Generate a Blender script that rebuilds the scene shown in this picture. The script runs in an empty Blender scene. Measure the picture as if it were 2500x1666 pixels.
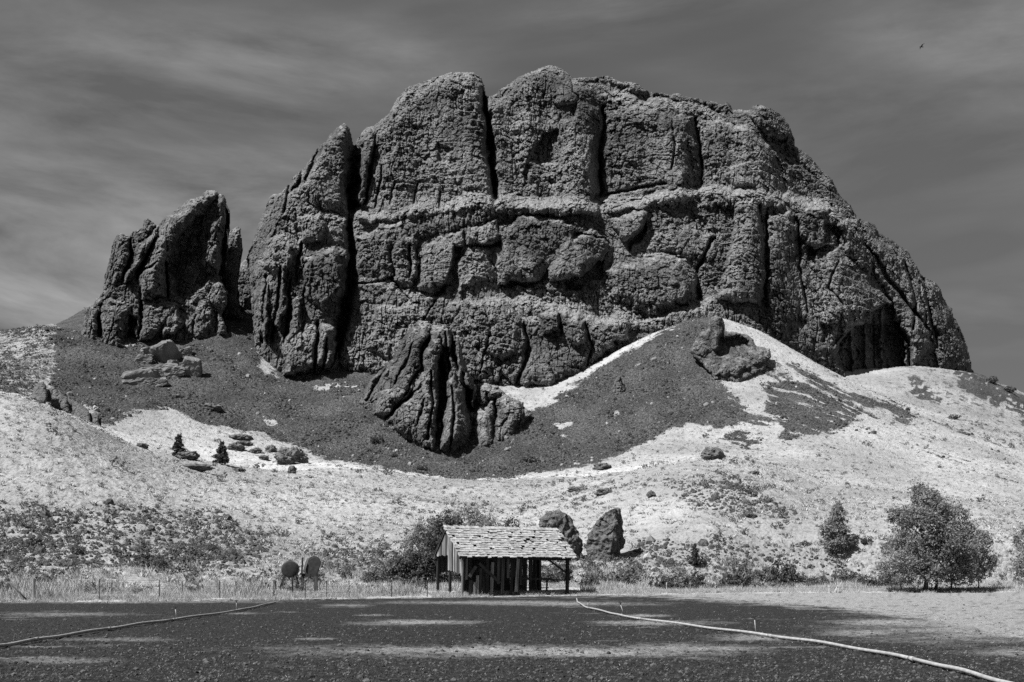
import bpy, bmesh, math, random
import numpy as np
from mathutils import Vector, Matrix, Euler

# ------------------------------------------------------------------ camera, sky, sun, exposure
scene = bpy.context.scene
COL = scene.collection
random.seed(7)
RNG = np.random.default_rng(11)

cam_data = bpy.data.cameras.new('camera')
cam = bpy.data.objects.new('camera', cam_data)
COL.objects.link(cam)
CAM_Z = 1.7
cam.location = (0, 0, CAM_Z)
cam.rotation_euler = (math.radians(90), 0, 0)
cam_data.sensor_width = 36
cam_data.lens = 36.0
cam_data.shift_y = (1399 - 833) / 2500.0
cam_data.clip_start = 0.1
cam_data.clip_end = 30000
scene.camera = cam

SUN_EL, SUN_AZ = math.radians(52), math.radians(-126)       # azimuth from +Y, clockwise
SUN_DIR = Vector((math.sin(SUN_AZ) * math.cos(SUN_EL), math.cos(SUN_AZ) * math.cos(SUN_EL), math.sin(SUN_EL)))
sun_data = bpy.data.lights.new('sun', 'SUN')
sun_data.energy = 5.0
sun_data.angle = math.radians(0.5)
sun_data.color = (1, 1, 1)
sun = bpy.data.objects.new('sun', sun_data)
COL.objects.link(sun)
sun.rotation_euler = (-SUN_DIR).to_track_quat('-Z', 'Y').to_euler()

world = bpy.data.worlds.new('World')
scene.world = world
world.use_nodes = True
wn, wl = world.node_tree.nodes, world.node_tree.links
wn.clear()
w_out = wn.new('ShaderNodeOutputWorld')
w_bg = wn.new('ShaderNodeBackground')
w_bg.inputs['Strength'].default_value = 0.075
sky = wn.new('ShaderNodeTexSky')
sky.sky_type = 'NISHITA'
sky.sun_disc = False
sky.sun_elevation = SUN_EL
sky.sun_rotation = SUN_AZ
sky.altitude = 300
sky.air_density = 1.0
sky.dust_density = 0.6
# black and white film behind a red filter: the red part of the sky, mostly
w_sep = wn.new('ShaderNodeSeparateColor')
wl.new(sky.outputs[0], w_sep.inputs[0])


def wmath(op, a, b=None, c=None, clamp=False):
    n = wn.new('ShaderNodeMath')
    n.operation = op
    n.use_clamp = clamp
    for i, v in enumerate((a, b, c)):
        if v is None:
            continue
        if isinstance(v, (int, float)):
            n.inputs[i].default_value = v
        else:
            wl.new(v, n.inputs[i])
    return n.outputs[0]


SKY_GAIN = 1.06
CLOUD_AT = (35.537, 20.248, 5.394)
w_base = wmath('MULTIPLY', wmath('POWER', wmath('ADD', wmath('MULTIPLY', w_sep.outputs[0], 0.75), wmath('MULTIPLY', w_sep.outputs[1], 0.25)), 0.38), SKY_GAIN)
# thin high cloud in streaks
w_tc = wn.new('ShaderNodeTexCoord')
w_map = wn.new('ShaderNodeMapping')
w_map.inputs['Scale'].default_value = (1.0, 1.0, 4.2)
w_map.inputs['Rotation'].default_value = (0, math.radians(7), 0)
w_map.inputs['Location'].default_value = CLOUD_AT
wl.new(w_tc.outputs['Generated'], w_map.inputs[0])
w_n1 = wn.new('ShaderNodeTexNoise')
w_n1.inputs['Scale'].default_value = 1.5
w_n1.inputs['Detail'].default_value = 3
w_n1.inputs['Roughness'].default_value = 0.5
w_n1.inputs['Distortion'].default_value = 0.4
wl.new(w_map.outputs[0], w_n1.inputs['Vector'])
w_n2 = wn.new('ShaderNodeTexNoise')
w_n2.inputs['Scale'].default_value = 3.6
w_n2.inputs['Detail'].default_value = 9
w_n2.inputs['Roughness'].default_value = 0.6
w_n2.inputs['Distortion'].default_value = 0.35
wl.new(w_map.outputs[0], w_n2.inputs['Vector'])
w_cov = wmath('MULTIPLY', wmath('SUBTRACT', w_n1.outputs['Fac'], 0.40), 4.0, clamp=True)
w_str = wmath('MULTIPLY', wmath('SUBTRACT', w_n2.outputs['Fac'], 0.36), 3.0, clamp=True)
w_cl = wmath('MULTIPLY', w_cov, w_str)
w_val = wmath('MULTIPLY', w_base, wmath('ADD', 0.74, wmath('MULTIPLY', w_cl, 1.45)))
w_comb = wn.new('ShaderNodeCombineColor')
for i in range(3):
    wl.new(w_val, w_comb.inputs[i])
wl.new(w_comb.outputs[0], w_bg.inputs['Color'])
wl.new(w_bg.outputs[0], w_out.inputs['Surface'])

scene.view_settings.view_transform = 'Standard'
scene.view_settings.look = 'None'
scene.view_settings.exposure = 0.85
scene.view_settings.gamma = 1.0
scene.view_settings.use_curve_mapping = False
scene.render.engine = 'CYCLES'
scene.cycles.max_bounces = 4
scene.cycles.diffuse_bounces = 2
scene.cycles.use_denoising = False

# ------------------------------------------------------------------ small helpers
K = 1.0625                       # survey sheet units to picture units
FPX = 2500.0
HOR = 1399.0


def at(x, y, Y):
    """point at distance Y seen at sheet position (x, y)"""
    return np.array([(x * K - 1250) / FPX * Y, Y, CAM_Z + (HOR - y * K) / FPX * Y])


def per_m(Y):
    return FPX / K / Y           # sheet units per metre at distance Y


def tag(o, label=None, cat=None, group=None, kind=None):
    if label: o['label'] = label
    if cat: o['category'] = cat
    if group: o['group'] = group
    if kind: o['kind'] = kind
    return o


def empty(name, loc, rz=0.0):
    o = bpy.data.objects.new(name, None)
    COL.objects.link(o)
    o.location = loc
    o.rotation_euler = (0, 0, rz)
    o.empty_display_size = 0.2
    return o


def mesh_np(name, V, F, mat=None, smooth=True, attrs=None):
    """V (n,3) array, F (m,3) or (m,4) int array"""
    V = np.asarray(V, dtype=np.float32)
    F = np.asarray(F, dtype=np.int32)
    me = bpy.data.meshes.new(name)
    n, m, k = len(V), len(F), F.shape[1]
    me.vertices.add(n)
    me.vertices.foreach_set('co', V.ravel())
    me.loops.add(m * k)
    me.loops.foreach_set('vertex_index', F.ravel())
    me.polygons.add(m)
    me.polygons.foreach_set('loop_start', np.arange(0, m * k, k, dtype=np.int32))
    try:
        me.polygons.foreach_set('loop_total', np.full(m, k, dtype=np.int32))
    except Exception:
        pass
    me.polygons.foreach_set('use_smooth', np.full(m, smooth, dtype=bool))
    if attrs:
        for an, av in attrs.items():
            a = me.attributes.new(an, 'FLOAT', 'POINT')
            a.data.foreach_set('value', np.asarray(av, dtype=np.float32))
    me.update(calc_edges=True)
    if mat: me.materials.append(mat)
    return me


def obj(name, me, parent=None, loc=None, rot=None, scale=None):
    o = bpy.data.objects.new(name, me)
    COL.objects.link(o)
    if parent: o.parent = parent
    if loc is not None: o.location = loc
    if rot is not None: o.rotation_euler = rot
    if scale is not None: o.scale = scale
    return o


class MB:
    """collects boxes, bars and tubes of ONE piece"""
    def __init__(self):
        self.v, self.f = [], []

    def add(self, v, f):
        o = len(self.v)
        self.v += [tuple(p) for p in v]
        self.f += [tuple(i + o for i in q) for q in f]
        return self

    def box(self, x0, x1, y0, y1, z0, z1):
        v = [(x0, y0, z0), (x1, y0, z0), (x1, y1, z0), (x0, y1, z0), (x0, y0, z1), (x1, y0, z1), (x1, y1, z1), (x0, y1, z1)]
        return self.add(v, [(0, 3, 2, 1), (4, 5, 6, 7), (0, 1, 5, 4), (1, 2, 6, 5), (2, 3, 7, 6), (3, 0, 4, 7)])

    def bar(self, a, b, w, t, up=(0, 0, 1)):
        a, b = Vector(a), Vector(b)
        d = (b - a).normalized()
        u = Vector(up)
        s = d.cross(u)
        if s.length < 1e-3: s = d.cross(Vector((1, 0, 0)))
        s.normalize()
        n = s.cross(d).normalized()
        c = []
        for p in (a, b):
            for i, j in ((-1, -1), (1, -1), (1, 1), (-1, 1)):
                c.append(p + s * (i * w / 2) + n * (j * t / 2))
        return self.add(c, [(0, 1, 2, 3), (7, 6, 5, 4), (0, 4, 5, 1), (1, 5, 6, 2), (2, 6, 7, 3), (3, 7, 4, 0)])

    def tube(self, pts, rads, n=8):
        pts = [Vector(p) for p in pts]
        rings = []
        for i, p in enumerate(pts):
            d = (pts[min(i + 1, len(pts) - 1)] - pts[max(i - 1, 0)]).normalized()
            s = d.cross(Vector((0, 0, 1)))
            if s.length < 0.05: s = d.cross(Vector((0, 1, 0)))
            s.normalize()
            u = s.cross(d)
            r = rads[i] if hasattr(rads, '__len__') else rads
            rings.append([p + (s * math.cos(2 * math.pi * k / n) + u * math.sin(2 * math.pi * k / n)) * r for k in range(n)])
        v = [q for r in rings for q in r]
        f = []
        for i in range(len(pts) - 1):
            for k in range(n):
                f.append((i * n + k, i * n + (k + 1) % n, (i + 1) * n + (k + 1) % n, (i + 1) * n + k))
        f.append(tuple(range(n - 1, -1, -1)))
        f.append(tuple(range((len(pts) - 1) * n, len(pts) * n)))
        return self.add(v, f)

    def mesh(self, name, mat, smooth=False):
        me = bpy.data.meshes.new(name)
        me.from_pydata(self.v, [], self.f)
        bm = bmesh.new(); bm.from_mesh(me)
        bmesh.ops.recalc_face_normals(bm, faces=bm.faces)
        bm.to_mesh(me); bm.free()
        if smooth:
            me.polygons.foreach_set('use_smooth', [len(p.vertices) == 4 for p in me.polygons])
        me.materials.append(mat)
        return me

    def build(self, name, mat, parent=None, smooth=False):
        return obj(name, self.mesh(name, mat, smooth), parent)


# ---- noise (numpy)
_P = np.random.default_rng(5).permutation(256).astype(np.int32)
_P = np.concatenate([_P, _P, _P])
_G3 = np.random.default_rng(6).normal(size=(256, 3)).astype(np.float32)
_G3 /= np.linalg.norm(_G3, axis=1, keepdims=True)


def perlin(x, y, z=None, seed=0):
    x = np.asarray(x, np.float32) + seed * 17.31
    y = np.asarray(y, np.float32) + seed * 5.77
    xi = np.floor(x); yi = np.floor(y)
    xf = x - xi; yf = y - yi
    xi = xi.astype(np.int32) & 255; yi = yi.astype(np.int32) & 255
    u = xf * xf * xf * (xf * (xf * 6 - 15) + 10)
    v = yf * yf * yf * (yf * (yf * 6 - 15) + 10)
    if z is None:
        def g(ix, iy, fx, fy):
            h = _P[_P[(xi + ix) & 255] + ((yi + iy) & 255)]
            gr = _G3[h]
            return (gr[..., 0] * fx + gr[..., 1] * fy) * 1.5
        a = g(0, 0, xf, yf); b = g(1, 0, xf - 1, yf)
        c = g(0, 1, xf, yf - 1); d = g(1, 1, xf - 1, yf - 1)
        a = a + u * (b - a); c = c + u * (d - c)
        return a + v * (c - a)
    z = np.asarray(z, np.float32) + seed * 3.19
    zi = np.floor(z); zf = z - zi
    zi = zi.astype(np.int32) & 255
    w = zf * zf * zf * (zf * (zf * 6 - 15) + 10)
    res = []
    for iz in (0, 1):
        def g(ix, iy, fx, fy):
            h = _P[_P[_P[(xi + ix) & 255] + ((yi + iy) & 255)] + ((zi + iz) & 255)]
            gr = _G3[h]
            return (gr[..., 0] * fx + gr[..., 1] * fy + gr[..., 2] * (zf - iz)) * 1.4
        a = g(0, 0, xf, yf); b = g(1, 0, xf - 1, yf)
        c = g(0, 1, xf, yf - 1); d = g(1, 1, xf - 1, yf - 1)
        a = a + u * (b - a); c = c + u * (d - c)
        res.append(a + v * (c - a))
    return res[0] + w * (res[1] - res[0])


def fbm(x, y, z=None, oct=4, seed=0, gain=0.5):
    s, a, f = 0, 1.0, 1.0
    for i in range(oct):
        s = s + a * perlin(x * f, y * f, None if z is None else z * f, seed + i)
        a *= gain; f *= 2.03
    return s


def worley(x, y, seed=0):
    x = np.asarray(x, np.float32); y = np.asarray(y, np.float32)
    xi = np.floor(x).astype(np.int32); yi = np.floor(y).astype(np.int32)
    d1 = np.full(x.shape, 9.0, np.float32); d2 = d1.copy()
    idv = np.zeros(x.shape, np.float32)
    for dx in (-1, 0, 1):
        for dy in (-1, 0, 1):
            h = _P[_P[(xi + dx + seed * 13) & 255] + ((yi + dy) & 255)]
            px = xi + dx + _P[h] / 255.0
            py = yi + dy + _P[h + 91] / 255.0
            d = (px - x) ** 2 + (py - y) ** 2
            nearer = d < d1
            d2 = np.where(nearer, d1, np.minimum(d2, d))
            idv = np.where(nearer, h / 255.0, idv)
            d1 = np.minimum(d1, d)
    return np.sqrt(d1), np.sqrt(d2), idv


def facets(x, y, seed=0, tilt=0.6, lift=0.3):
    """broken rock: each cell a plane tilted its own way, in cell units"""
    x = np.asarray(x, np.float32); y = np.asarray(y, np.float32)
    xi = np.floor(x).astype(np.int32); yi = np.floor(y).astype(np.int32)
    d1 = np.full(x.shape, 9.0, np.float32); d2 = d1.copy()
    hv = np.zeros(x.shape, np.int32); bx = np.zeros(x.shape, np.float32); by = bx.copy()
    for dx in (-1, 0, 1):
        for dy in (-1, 0, 1):
            h = _P[_P[(xi + dx + seed * 13) & 255] + ((yi + dy + seed * 7) & 255)]
            ux = x - (xi + dx + _P[h] / 255.0)
            uy = y - (yi + dy + _P[h + 91] / 255.0)
            d = ux * ux + uy * uy
            nearer = d < d1
            d2 = np.where(nearer, d1, np.minimum(d2, d))
            hv = np.where(nearer, h, hv); bx = np.where(nearer, ux, bx); by = np.where(nearer, uy, by)
            d1 = np.minimum(d1, d)
    tx = (_P[hv + 17] / 127.5 - 1) * tilt; ty = (_P[hv + 53] / 127.5 - 1) * tilt
    return tx * bx + ty * by + (_P[hv + 29] / 255.0 - 0.5) * lift, np.sqrt(d2) - np.sqrt(d1)


def poly_sd(x, y, P):
    """signed distance to polygon P, positive inside"""
    P = np.asarray(P, np.float32)
    d = np.full(x.shape, 1e9, np.float32)
    ins = np.zeros(x.shape, bool)
    n = len(P)
    for i in range(n):
        ax, ay = P[i]; bx, by = P[(i + 1) % n]
        ex, ey = bx - ax, by - ay
        L = ex * ex + ey * ey + 1e-9
        t = np.clip(((x - ax) * ex + (y - ay) * ey) / L, 0, 1)
        dd = (x - ax - t * ex) ** 2 + (y - ay - t * ey) ** 2
        d = np.minimum(d, dd)
        c = ((ay > y) != (by > y)) & (x < ex * (y - ay) / (ey + (1e-9 if ey >= 0 else -1e-9)) + ax)
        ins ^= c
    d = np.sqrt(d)
    return np.where(ins, d, -d)


def line_d(x, y, P):
    P = np.asarray(P, np.float32)
    d = np.full(x.shape, 1e9, np.float32)
    tt = np.zeros(x.shape, np.float32)
    n = len(P) - 1
    for i in range(n):
        ax, ay = P[i]; bx, by = P[i + 1]
        ex, ey = bx - ax, by - ay
        L = ex * ex + ey * ey + 1e-9
        t = np.clip(((x - ax) * ex + (y - ay) * ey) / L, 0, 1)
        dd = (x - ax - t * ex) ** 2 + (y - ay - t * ey) ** 2
        tt = np.where(dd < d, (i + t) / n, tt)
        d = np.minimum(d, dd)
    return np.sqrt(d), tt


def sstep(a, b, x):
    t = np.clip((x - a) / (b - a), 0, 1)
    return t * t * (3 - 2 * t)


def blur1(a, s):
    r = int(3 * s) + 1
    k = np.exp(-0.5 * (np.arange(-r, r + 1) / s) ** 2); k /= k.sum()
    p = np.concatenate([np.full(r, a[0]), a, np.full(r, a[-1])])
    return np.convolve(p, k, 'valid')


# ------------------------------------------------------------------ materials
class NT:
    def __init__(self, name, rough=0.9, spec=0.15):
        m = bpy.data.materials.new(name)
        m.use_nodes = True
        self.m, self.n, self.l = m, m.node_tree.nodes, m.node_tree.links
        self.b = self.n['Principled BSDF']
        self.b.inputs['Roughness'].default_value = rough
        self.b.inputs['Specular IOR Level'].default_value = spec
        self.tc = self.n.new('ShaderNodeTexCoord')
        self.co = self.tc.outputs['Object']

    def set(self, s, v):
        if isinstance(v, (int, float)): s.default_value = v
        elif isinstance(v, tuple): s.default_value = v
        else: self.l.new(v, s)

    def math(self, op, a, b=None, c=None, clamp=False):
        n = self.n.new('ShaderNodeMath'); n.operation = op; n.use_clamp = clamp
        for i, v in enumerate((a, b, c)):
            if v is not None: self.set(n.inputs[i], v)
        return n.outputs[0]

    def mapped(self, scale, rot=(0, 0, 0), src=None):
        n = self.n.new('ShaderNodeMapping')
        n.inputs['Scale'].default_value = scale
        n.inputs['Rotation'].default_value = rot
        self.l.new(src or self.co, n.inputs[0])
        return n.outputs[0]

    def noise(self, scale, detail=4, rough=0.55, src=None, dist=0.0):
        n = self.n.new('ShaderNodeTexNoise')
        n.inputs['Scale'].default_value = scale
        n.inputs['Detail'].default_value = detail
        n.inputs['Roughness'].default_value = rough
        n.inputs['Distortion'].default_value = dist
        self.l.new(src or self.co, n.inputs['Vector'])
        return n.outputs['Fac']

    def voro(self, scale, src=None, feature='F1', out='Distance'):
        n = self.n.new('ShaderNodeTexVoronoi')
        n.feature = feature
        n.inputs['Scale'].default_value = scale
        self.l.new(src or self.co, n.inputs['Vector'])
        return n.outputs[out]

    def ramp(self, f, a, b, va, vb):
        n = self.n.new('ShaderNodeMapRange')
        n.interpolation_type = 'SMOOTHSTEP'
        self.set(n.inputs['Value'], f)
        n.inputs['From Min'].default_value = a; n.inputs['From Max'].default_value = b
        n.inputs['To Min'].default_value = va; n.inputs['To Max'].default_value = vb
        return n.outputs['Result']

    def mix(self, f, a, b):
        n = self.n.new('ShaderNodeMix'); n.data_type = 'FLOAT'
        self.set(n.inputs[0], f); self.set(n.inputs[2], a); self.set(n.inputs[3], b)
        return n.outputs[0]

    def attr(self, name):
        n = self.n.new('ShaderNodeAttribute'); n.attribute_name = name
        return n.outputs['Fac']

    def rand(self):
        return self.n.new('ShaderNodeObjectInfo').outputs['Random']

    def grey(self, v):
        n = self.n.new('ShaderNodeCombineColor')
        for i in range(3): self.set(n.inputs[i], v)
        self.l.new(n.outputs[0], self.b.inputs['Base Color'])
        return self

    def bump(self, h, dist, strength=1.0):
        n = self.n.new('ShaderNodeBump')
        n.inputs['Strength'].default_value = strength
        n.inputs['Distance'].default_value = dist
        self.l.new(h, n.inputs['Height'])
        self.l.new(n.outputs[0], self.b.inputs['Normal'])
        return self


M = {}


def mk_ground():
    t = NT('hill_ground')
    big = t.noise(0.045, 5); mid = t.noise(0.35, 5, 0.6); fine = t.noise(2.2, 5, 0.7)
    g = t.math('MULTIPLY', t.ramp(big, 0.3, 0.7, 0.23, 0.35), t.ramp(mid, 0.3, 0.7, 0.88, 1.10))
    g = t.math('MULTIPLY', g, t.ramp(fine, 0.36, 0.55, 0.78, 1.05))
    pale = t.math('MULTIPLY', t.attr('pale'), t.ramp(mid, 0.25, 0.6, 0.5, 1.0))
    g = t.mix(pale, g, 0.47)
    brush = t.attr('brush')
    patch = t.math('MULTIPLY', brush, t.ramp(t.noise(0.45, 6, 0.7), 0.50, 0.62, 0.0, 0.65))
    g = t.mix(patch, g, t.ramp(fine, 0.3, 0.7, 0.05, 0.17))
    g = t.math('MULTIPLY', g, t.mix(brush, 1.0, 0.78))
    s = t.math('MULTIPLY', t.ramp(t.noise(0.07, 5, 0.6), 0.3, 0.7, 0.042, 0.078), t.ramp(t.noise(1.7, 6, 0.75), 0.34, 0.68, 0.45, 1.7))
    s = t.math('MULTIPLY', s, t.ramp(t.voro(2.4), 0.0, 0.8, 1.6, 0.5))
    e = t.math('ADD', t.attr('scree'), t.math('MULTIPLY', t.math('SUBTRACT', t.noise(0.35, 7, 0.75), 0.5), 2.3))
    v = t.mix(t.ramp(e, 0.32, 0.68, 0.0, 1.0), g, s)
    t.grey(v)
    h = t.math('ADD', t.math('MULTIPLY', t.noise(1.4, 6, 0.75), 1.0), t.math('MULTIPLY', t.voro(2.4), -0.5))
    t.bump(h, 0.3)
    return t.m


def mk_field():
    t = NT('field_soil')
    dry = t.attr('dry')
    fine = t.noise(9, 5, 0.7); clod = t.noise(3.2, 4, 0.6)
    soil = t.math('MULTIPLY', t.ramp(clod, 0.3, 0.7, 0.013, 0.028), t.ramp(fine, 0.32, 0.70, 0.4, 1.9))
    straw = t.math('MULTIPLY', t.ramp(clod, 0.3, 0.7, 0.22, 0.34), t.ramp(fine, 0.3, 0.7, 0.6, 1.25))
    t.grey(t.mix(dry, soil, straw))
    t.bump(t.math('ADD', fine, clod), 0.10)
    return t.m


def mk_rock(name, lo=0.052, hi=0.125, bumpd=0.6):
    t = NT(name, 0.92, 0.1)
    big = t.noise(0.035, 5, 0.6); mid = t.noise(0.22, 5, 0.65)
    streak = t.noise(0.5, 5, 0.6, src=t.mapped((1.0, 1.0, 0.16)))
    fine = t.noise(1.3, 6, 0.75)
    v = t.math('MULTIPLY', t.ramp(big, 0.3, 0.7, lo, hi), t.ramp(mid, 0.3, 0.72, 0.72, 1.30))
    v = t.math('MULTIPLY', v, t.ramp(streak, 0.3, 0.72, 0.70, 1.35))
    v = t.math('MULTIPLY', v, t.ramp(fine, 0.36, 0.66, 0.5, 1.7))
    pale = t.math('MULTIPLY', t.ramp(t.noise(0.055, 6, 0.7, dist=0.6), 0.52, 0.68, 0.0, 0.65), t.ramp(fine, 0.4, 0.6, 0.2, 1.0))
    v = t.mix(pale, v, 0.20)
    lich = t.math('MULTIPLY', t.attr('lichen'), t.ramp(t.noise(0.8, 6, 0.72), 0.40, 0.60, 0.05, 0.75))
    v = t.mix(lich, v, t.ramp(fine, 0.3, 0.7, 0.12, 0.32))
    grass = t.math('MULTIPLY', t.attr('grass'), t.ramp(t.noise(0.55, 6, 0.7), 0.38, 0.58, 0.0, 1.0))
    v = t.mix(grass, v, t.ramp(fine, 0.3, 0.7, 0.12, 0.34))
    t.grey(v)
    t.bump(t.math('ADD', t.noise(1.0, 7, 0.78), t.math('MULTIPLY', t.voro(0.9), -0.3)), bumpd)
    return t.m


def mk_simple(name, lo, hi, scale=4, rough=0.85, stretch=None, bumpd=0.01, rnd=0.0, spec=0.15):
    t = NT(name, rough, spec)
    src = t.mapped(stretch) if stretch else None
    v = t.ramp(t.noise(scale, 5, 0.65, src=src), 0.3, 0.7, lo, hi)
    if rnd:
        v = t.math('MULTIPLY', v, t.ramp(t.rand(), 0, 1, 1 - rnd, 1 + rnd))
    t.grey(v)
    if bumpd: t.bump(t.noise(scale * 2, 4, 0.65, src=src), bumpd)
    return t.m


def mk_leaf(name, lo, hi, trans=0.25):
    t = NT(name, 0.7, 0.2)
    t.grey(t.math('MULTIPLY', t.ramp(t.noise(1.3, 3), 0.3, 0.7, lo, hi), t.ramp(t.noise(14, 2), 0.3, 0.7, 0.7, 1.35)))
    tr = t.n.new('ShaderNodeBsdfTranslucent')
    tr.inputs['Color'].default_value = (hi, hi, hi, 1)
    mx = t.n.new('ShaderNodeMixShader')
    mx.inputs[0].default_value = trans
    t.l.new(t.b.outputs[0], mx.inputs[1]); t.l.new(tr.outputs[0], mx.inputs[2])
    out = t.n['Material Output']
    t.l.new(mx.outputs[0], out.inputs['Surface'])
    return t.m


M['ground'] = mk_ground()
M['field'] = mk_field()
M['rock'] = mk_rock('basalt_cliff')
M['boulder'] = mk_simple('boulder_rock', 0.05, 0.16, 2.2, 0.92, bumpd=0.35)
M['slab'] = mk_simple('pale_slab_rock', 0.08, 0.20, 0.9, 0.92, bumpd=0.6)
M['stone'] = mk_simple('scree_stone', 0.03, 0.078, 0.9, 0.9, bumpd=0.0, rnd=0.55)
M['palestone'] = mk_simple('pale_stone', 0.15, 0.30, 2, 0.9, bumpd=0.02, rnd=0.3)
M['straw'] = mk_simple('dry_grass', 0.28, 0.40, 2.0, 0.85, bumpd=0.0, rnd=0.2)
M['sage'] = mk_leaf('sage_leaf', 0.09, 0.18, 0.3)
M['leaf'] = mk_leaf('tree_leaf', 0.14, 0.28, 0.45)
M['darkleaf'] = mk_leaf('dark_leaf', 0.05, 0.10, 0.3)
M['pine'] = mk_leaf('pine_needle', 0.045, 0.09, 0.2)
M['bark'] = mk_simple('bark', 0.03, 0.065, 6, 0.9, (1, 1, 0.2), 0.02)

# ------------------------------------------------------------------ the ground: field and hillside
# edge of the field: distance by direction
def edge_Y(xs):
    return np.interp(xs, [-1500, 0, 300, 700, 1050, 1330, 1600, 1900, 2353, 3800], [60, 60.5, 62, 66, 72.6, 77.2, 82, 87, 90, 95]).astype(np.float32)


# profiles of the hill by direction: (sheet height, distance) from the foot to behind the cliffs
COLS = {
    -1400: [(1250, 105), (900, 160), (900, 180), (890, 235), (875, 270), (850, 310), (830, 350), (830, 420), (850, 520)],
    -400: [(1200, 105), (880, 152), (884, 168), (872, 235), (860, 268), (825, 310), (790, 350), (788, 420), (830, 520)],
    30: [(1155, 106), (908, 150), (921, 168), (901, 235), (884, 265), (828, 310), (766, 350), (768, 420), (820, 520)],
    100: [(1160, 106), (932, 150), (948, 170), (926, 235), (906, 260), (832, 305), (749, 348), (752, 410), (800, 520)],
    190: [(1170, 106), (968, 153), (987, 175), (968, 235), (955, 255), (868, 297), (790, 333), (735, 380), (740, 520)],
    300: [(1180, 108), (1022, 165), (1040, 185), (1000, 235), (965, 262), (880, 302), (800, 338), (740, 385), (700, 520)],
    450: [(1195, 112), (1068, 190), (1078, 205), (1030, 250), (960, 280), (868, 314), (780, 352), (720, 400), (700, 520)],
    550: [(1200, 115), (1078, 205), (1079, 215), (1040, 255), (985, 282), (868, 320), (738, 372), (700, 410), (620, 520)],
    640: [(1205, 118), (1080, 212), (1078, 220), (1060, 245), (1030, 265), (945, 302), (863, 338), (790, 390), (700, 520)],
    750: [(1208, 120), (1083, 218), (1080, 224), (1070, 240), (1058, 255), (950, 298), (856, 338), (780, 390), (700, 520)],
    850: [(1210, 122), (1092, 222), (1090, 228), (1085, 240), (1074, 252), (960, 295), (862, 335), (780, 390), (700, 520)],
    950: [(1212, 124), (1098, 226), (1096, 231), (1092, 240), (1082, 248), (1030, 268), (900, 325), (830, 390), (700, 520)],
    1050: [(1212, 124), (1102, 228), (1100, 233), (1096, 241), (1087, 248), (1040, 268), (900, 323), (840, 390), (700, 520)],
    1170: [(1213, 124), (1108, 230), (1106, 235), (1102, 243), (1093, 250), (1000, 285), (895, 327), (860, 390), (700, 520)],
    1270: [(1210, 123), (1104, 228), (1101, 234), (1097, 242), (1086, 250), (985, 290), (888, 327), (850, 390), (700, 520)],
    1380: [(1200, 120), (1092, 212), (1090, 222), (1085, 240), (1076, 248), (950, 292), (836, 337), (810, 400), (700, 520)],
    1500: [(1185, 115), (1070, 182), (1079, 200), (1066, 235), (1056, 248), (900, 303), (772, 347), (745, 400), (700, 520)],
    1640: [(1175, 112), (1053, 170), (1066, 190), (1050, 235), (1034, 252), (870, 308), (722, 352), (735, 400), (720, 520)],
    1760: [(1185, 112), (1083, 163), (1093, 180), (1060, 230), (1022, 255), (892, 303), (773, 341), (786, 390), (760, 520)],
    1900: [(1215, 108), (1152, 148), (1150, 165), (1094, 220), (1034, 250), (945, 288), (849, 326), (862, 370), (830, 520)],
    2000: [(1235, 105), (1190, 132), (1172, 160), (1106, 215), (1054, 245), (976, 282), (903, 316), (910, 345), (860, 430)],
    2100: [(1240, 105), (1202, 128), (1184, 155), (1124, 210), (1078, 240), (1006, 276), (941, 308), (942, 338), (846, 425)],
    2235: [(1245, 105), (1212, 125), (1194, 150), (1142, 200), (1094, 235), (1030, 270), (972, 300), (972, 333), (862, 440)],
    2353: [(1250, 105), (1220, 125), (1202, 150), (1155, 200), (1115, 235), (1058, 268), (1006, 296), (1002, 330), (914, 445)],
    2700: [(1262, 105), (1240, 125), (1225, 150), (1190, 200), (1165, 230), (1135, 260), (1105, 285), (1098, 320), (1035, 445)],
    3800: [(1280, 110), (1265, 130), (1255, 155), (1240, 200), (1225, 230), (1210, 260), (1195, 290), (1190, 320), (1160, 445)],
}
cx = np.array(sorted(COLS))
NN = 9
t_x = np.concatenate([np.linspace(-1400, -60, 60, endpoint=False), np.arange(-60, 2415, 2.5), np.linspace(2415, 3800, 60)]).astype(np.float64)
C = len(t_x)
u_fine = np.arange(-1400, 3801, 2.0)
YN = np.zeros((NN + 4, C)); ZN = np.zeros((NN + 4, C))
e_y = edge_Y(t_x)
YN[0] = e_y - 2.5; ZN[0] = -0.10
YN[1] = e_y + 0.5; ZN[1] = 0.12
YN[2] = e_y + 12; ZN[2] = 0.55
for k in range(NN):
    yy = np.array([COLS[c][k][0] for c in cx], float)
    dd = np.array([COLS[c][k][1] for c in cx], float)
    yf = blur1(np.interp(u_fine, cx, yy), 16)
    df = blur1(np.interp(u_fine, cx, dd), 16)
    y_, d_ = np.interp(t_x, u_fine, yf), np.interp(t_x, u_fine, df)
    YN[3 + k] = d_
    ZN[3 + k] = CAM_Z + (HOR - y_ * K) / FPX * d_
YN[NN + 3] = 2600; ZN[NN + 3] = -20
cnt = [10, 16, 26, 120, 12, 34, 44, 78, 78, 26, 26, 10]
h_ = np.diff(YN, axis=0); dl = np.diff(ZN, axis=0) / h_
sl = np.zeros_like(YN)
sl[1:-1] = np.where(dl[:-1] * dl[1:] > 0, 2 * dl[:-1] * dl[1:] / (dl[:-1] + dl[1:] + 1e-12), 0)
sl[0] = dl[0]; sl[-1] = dl[-1]
rowsY, rowsZ, rowT = [], [], []
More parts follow.
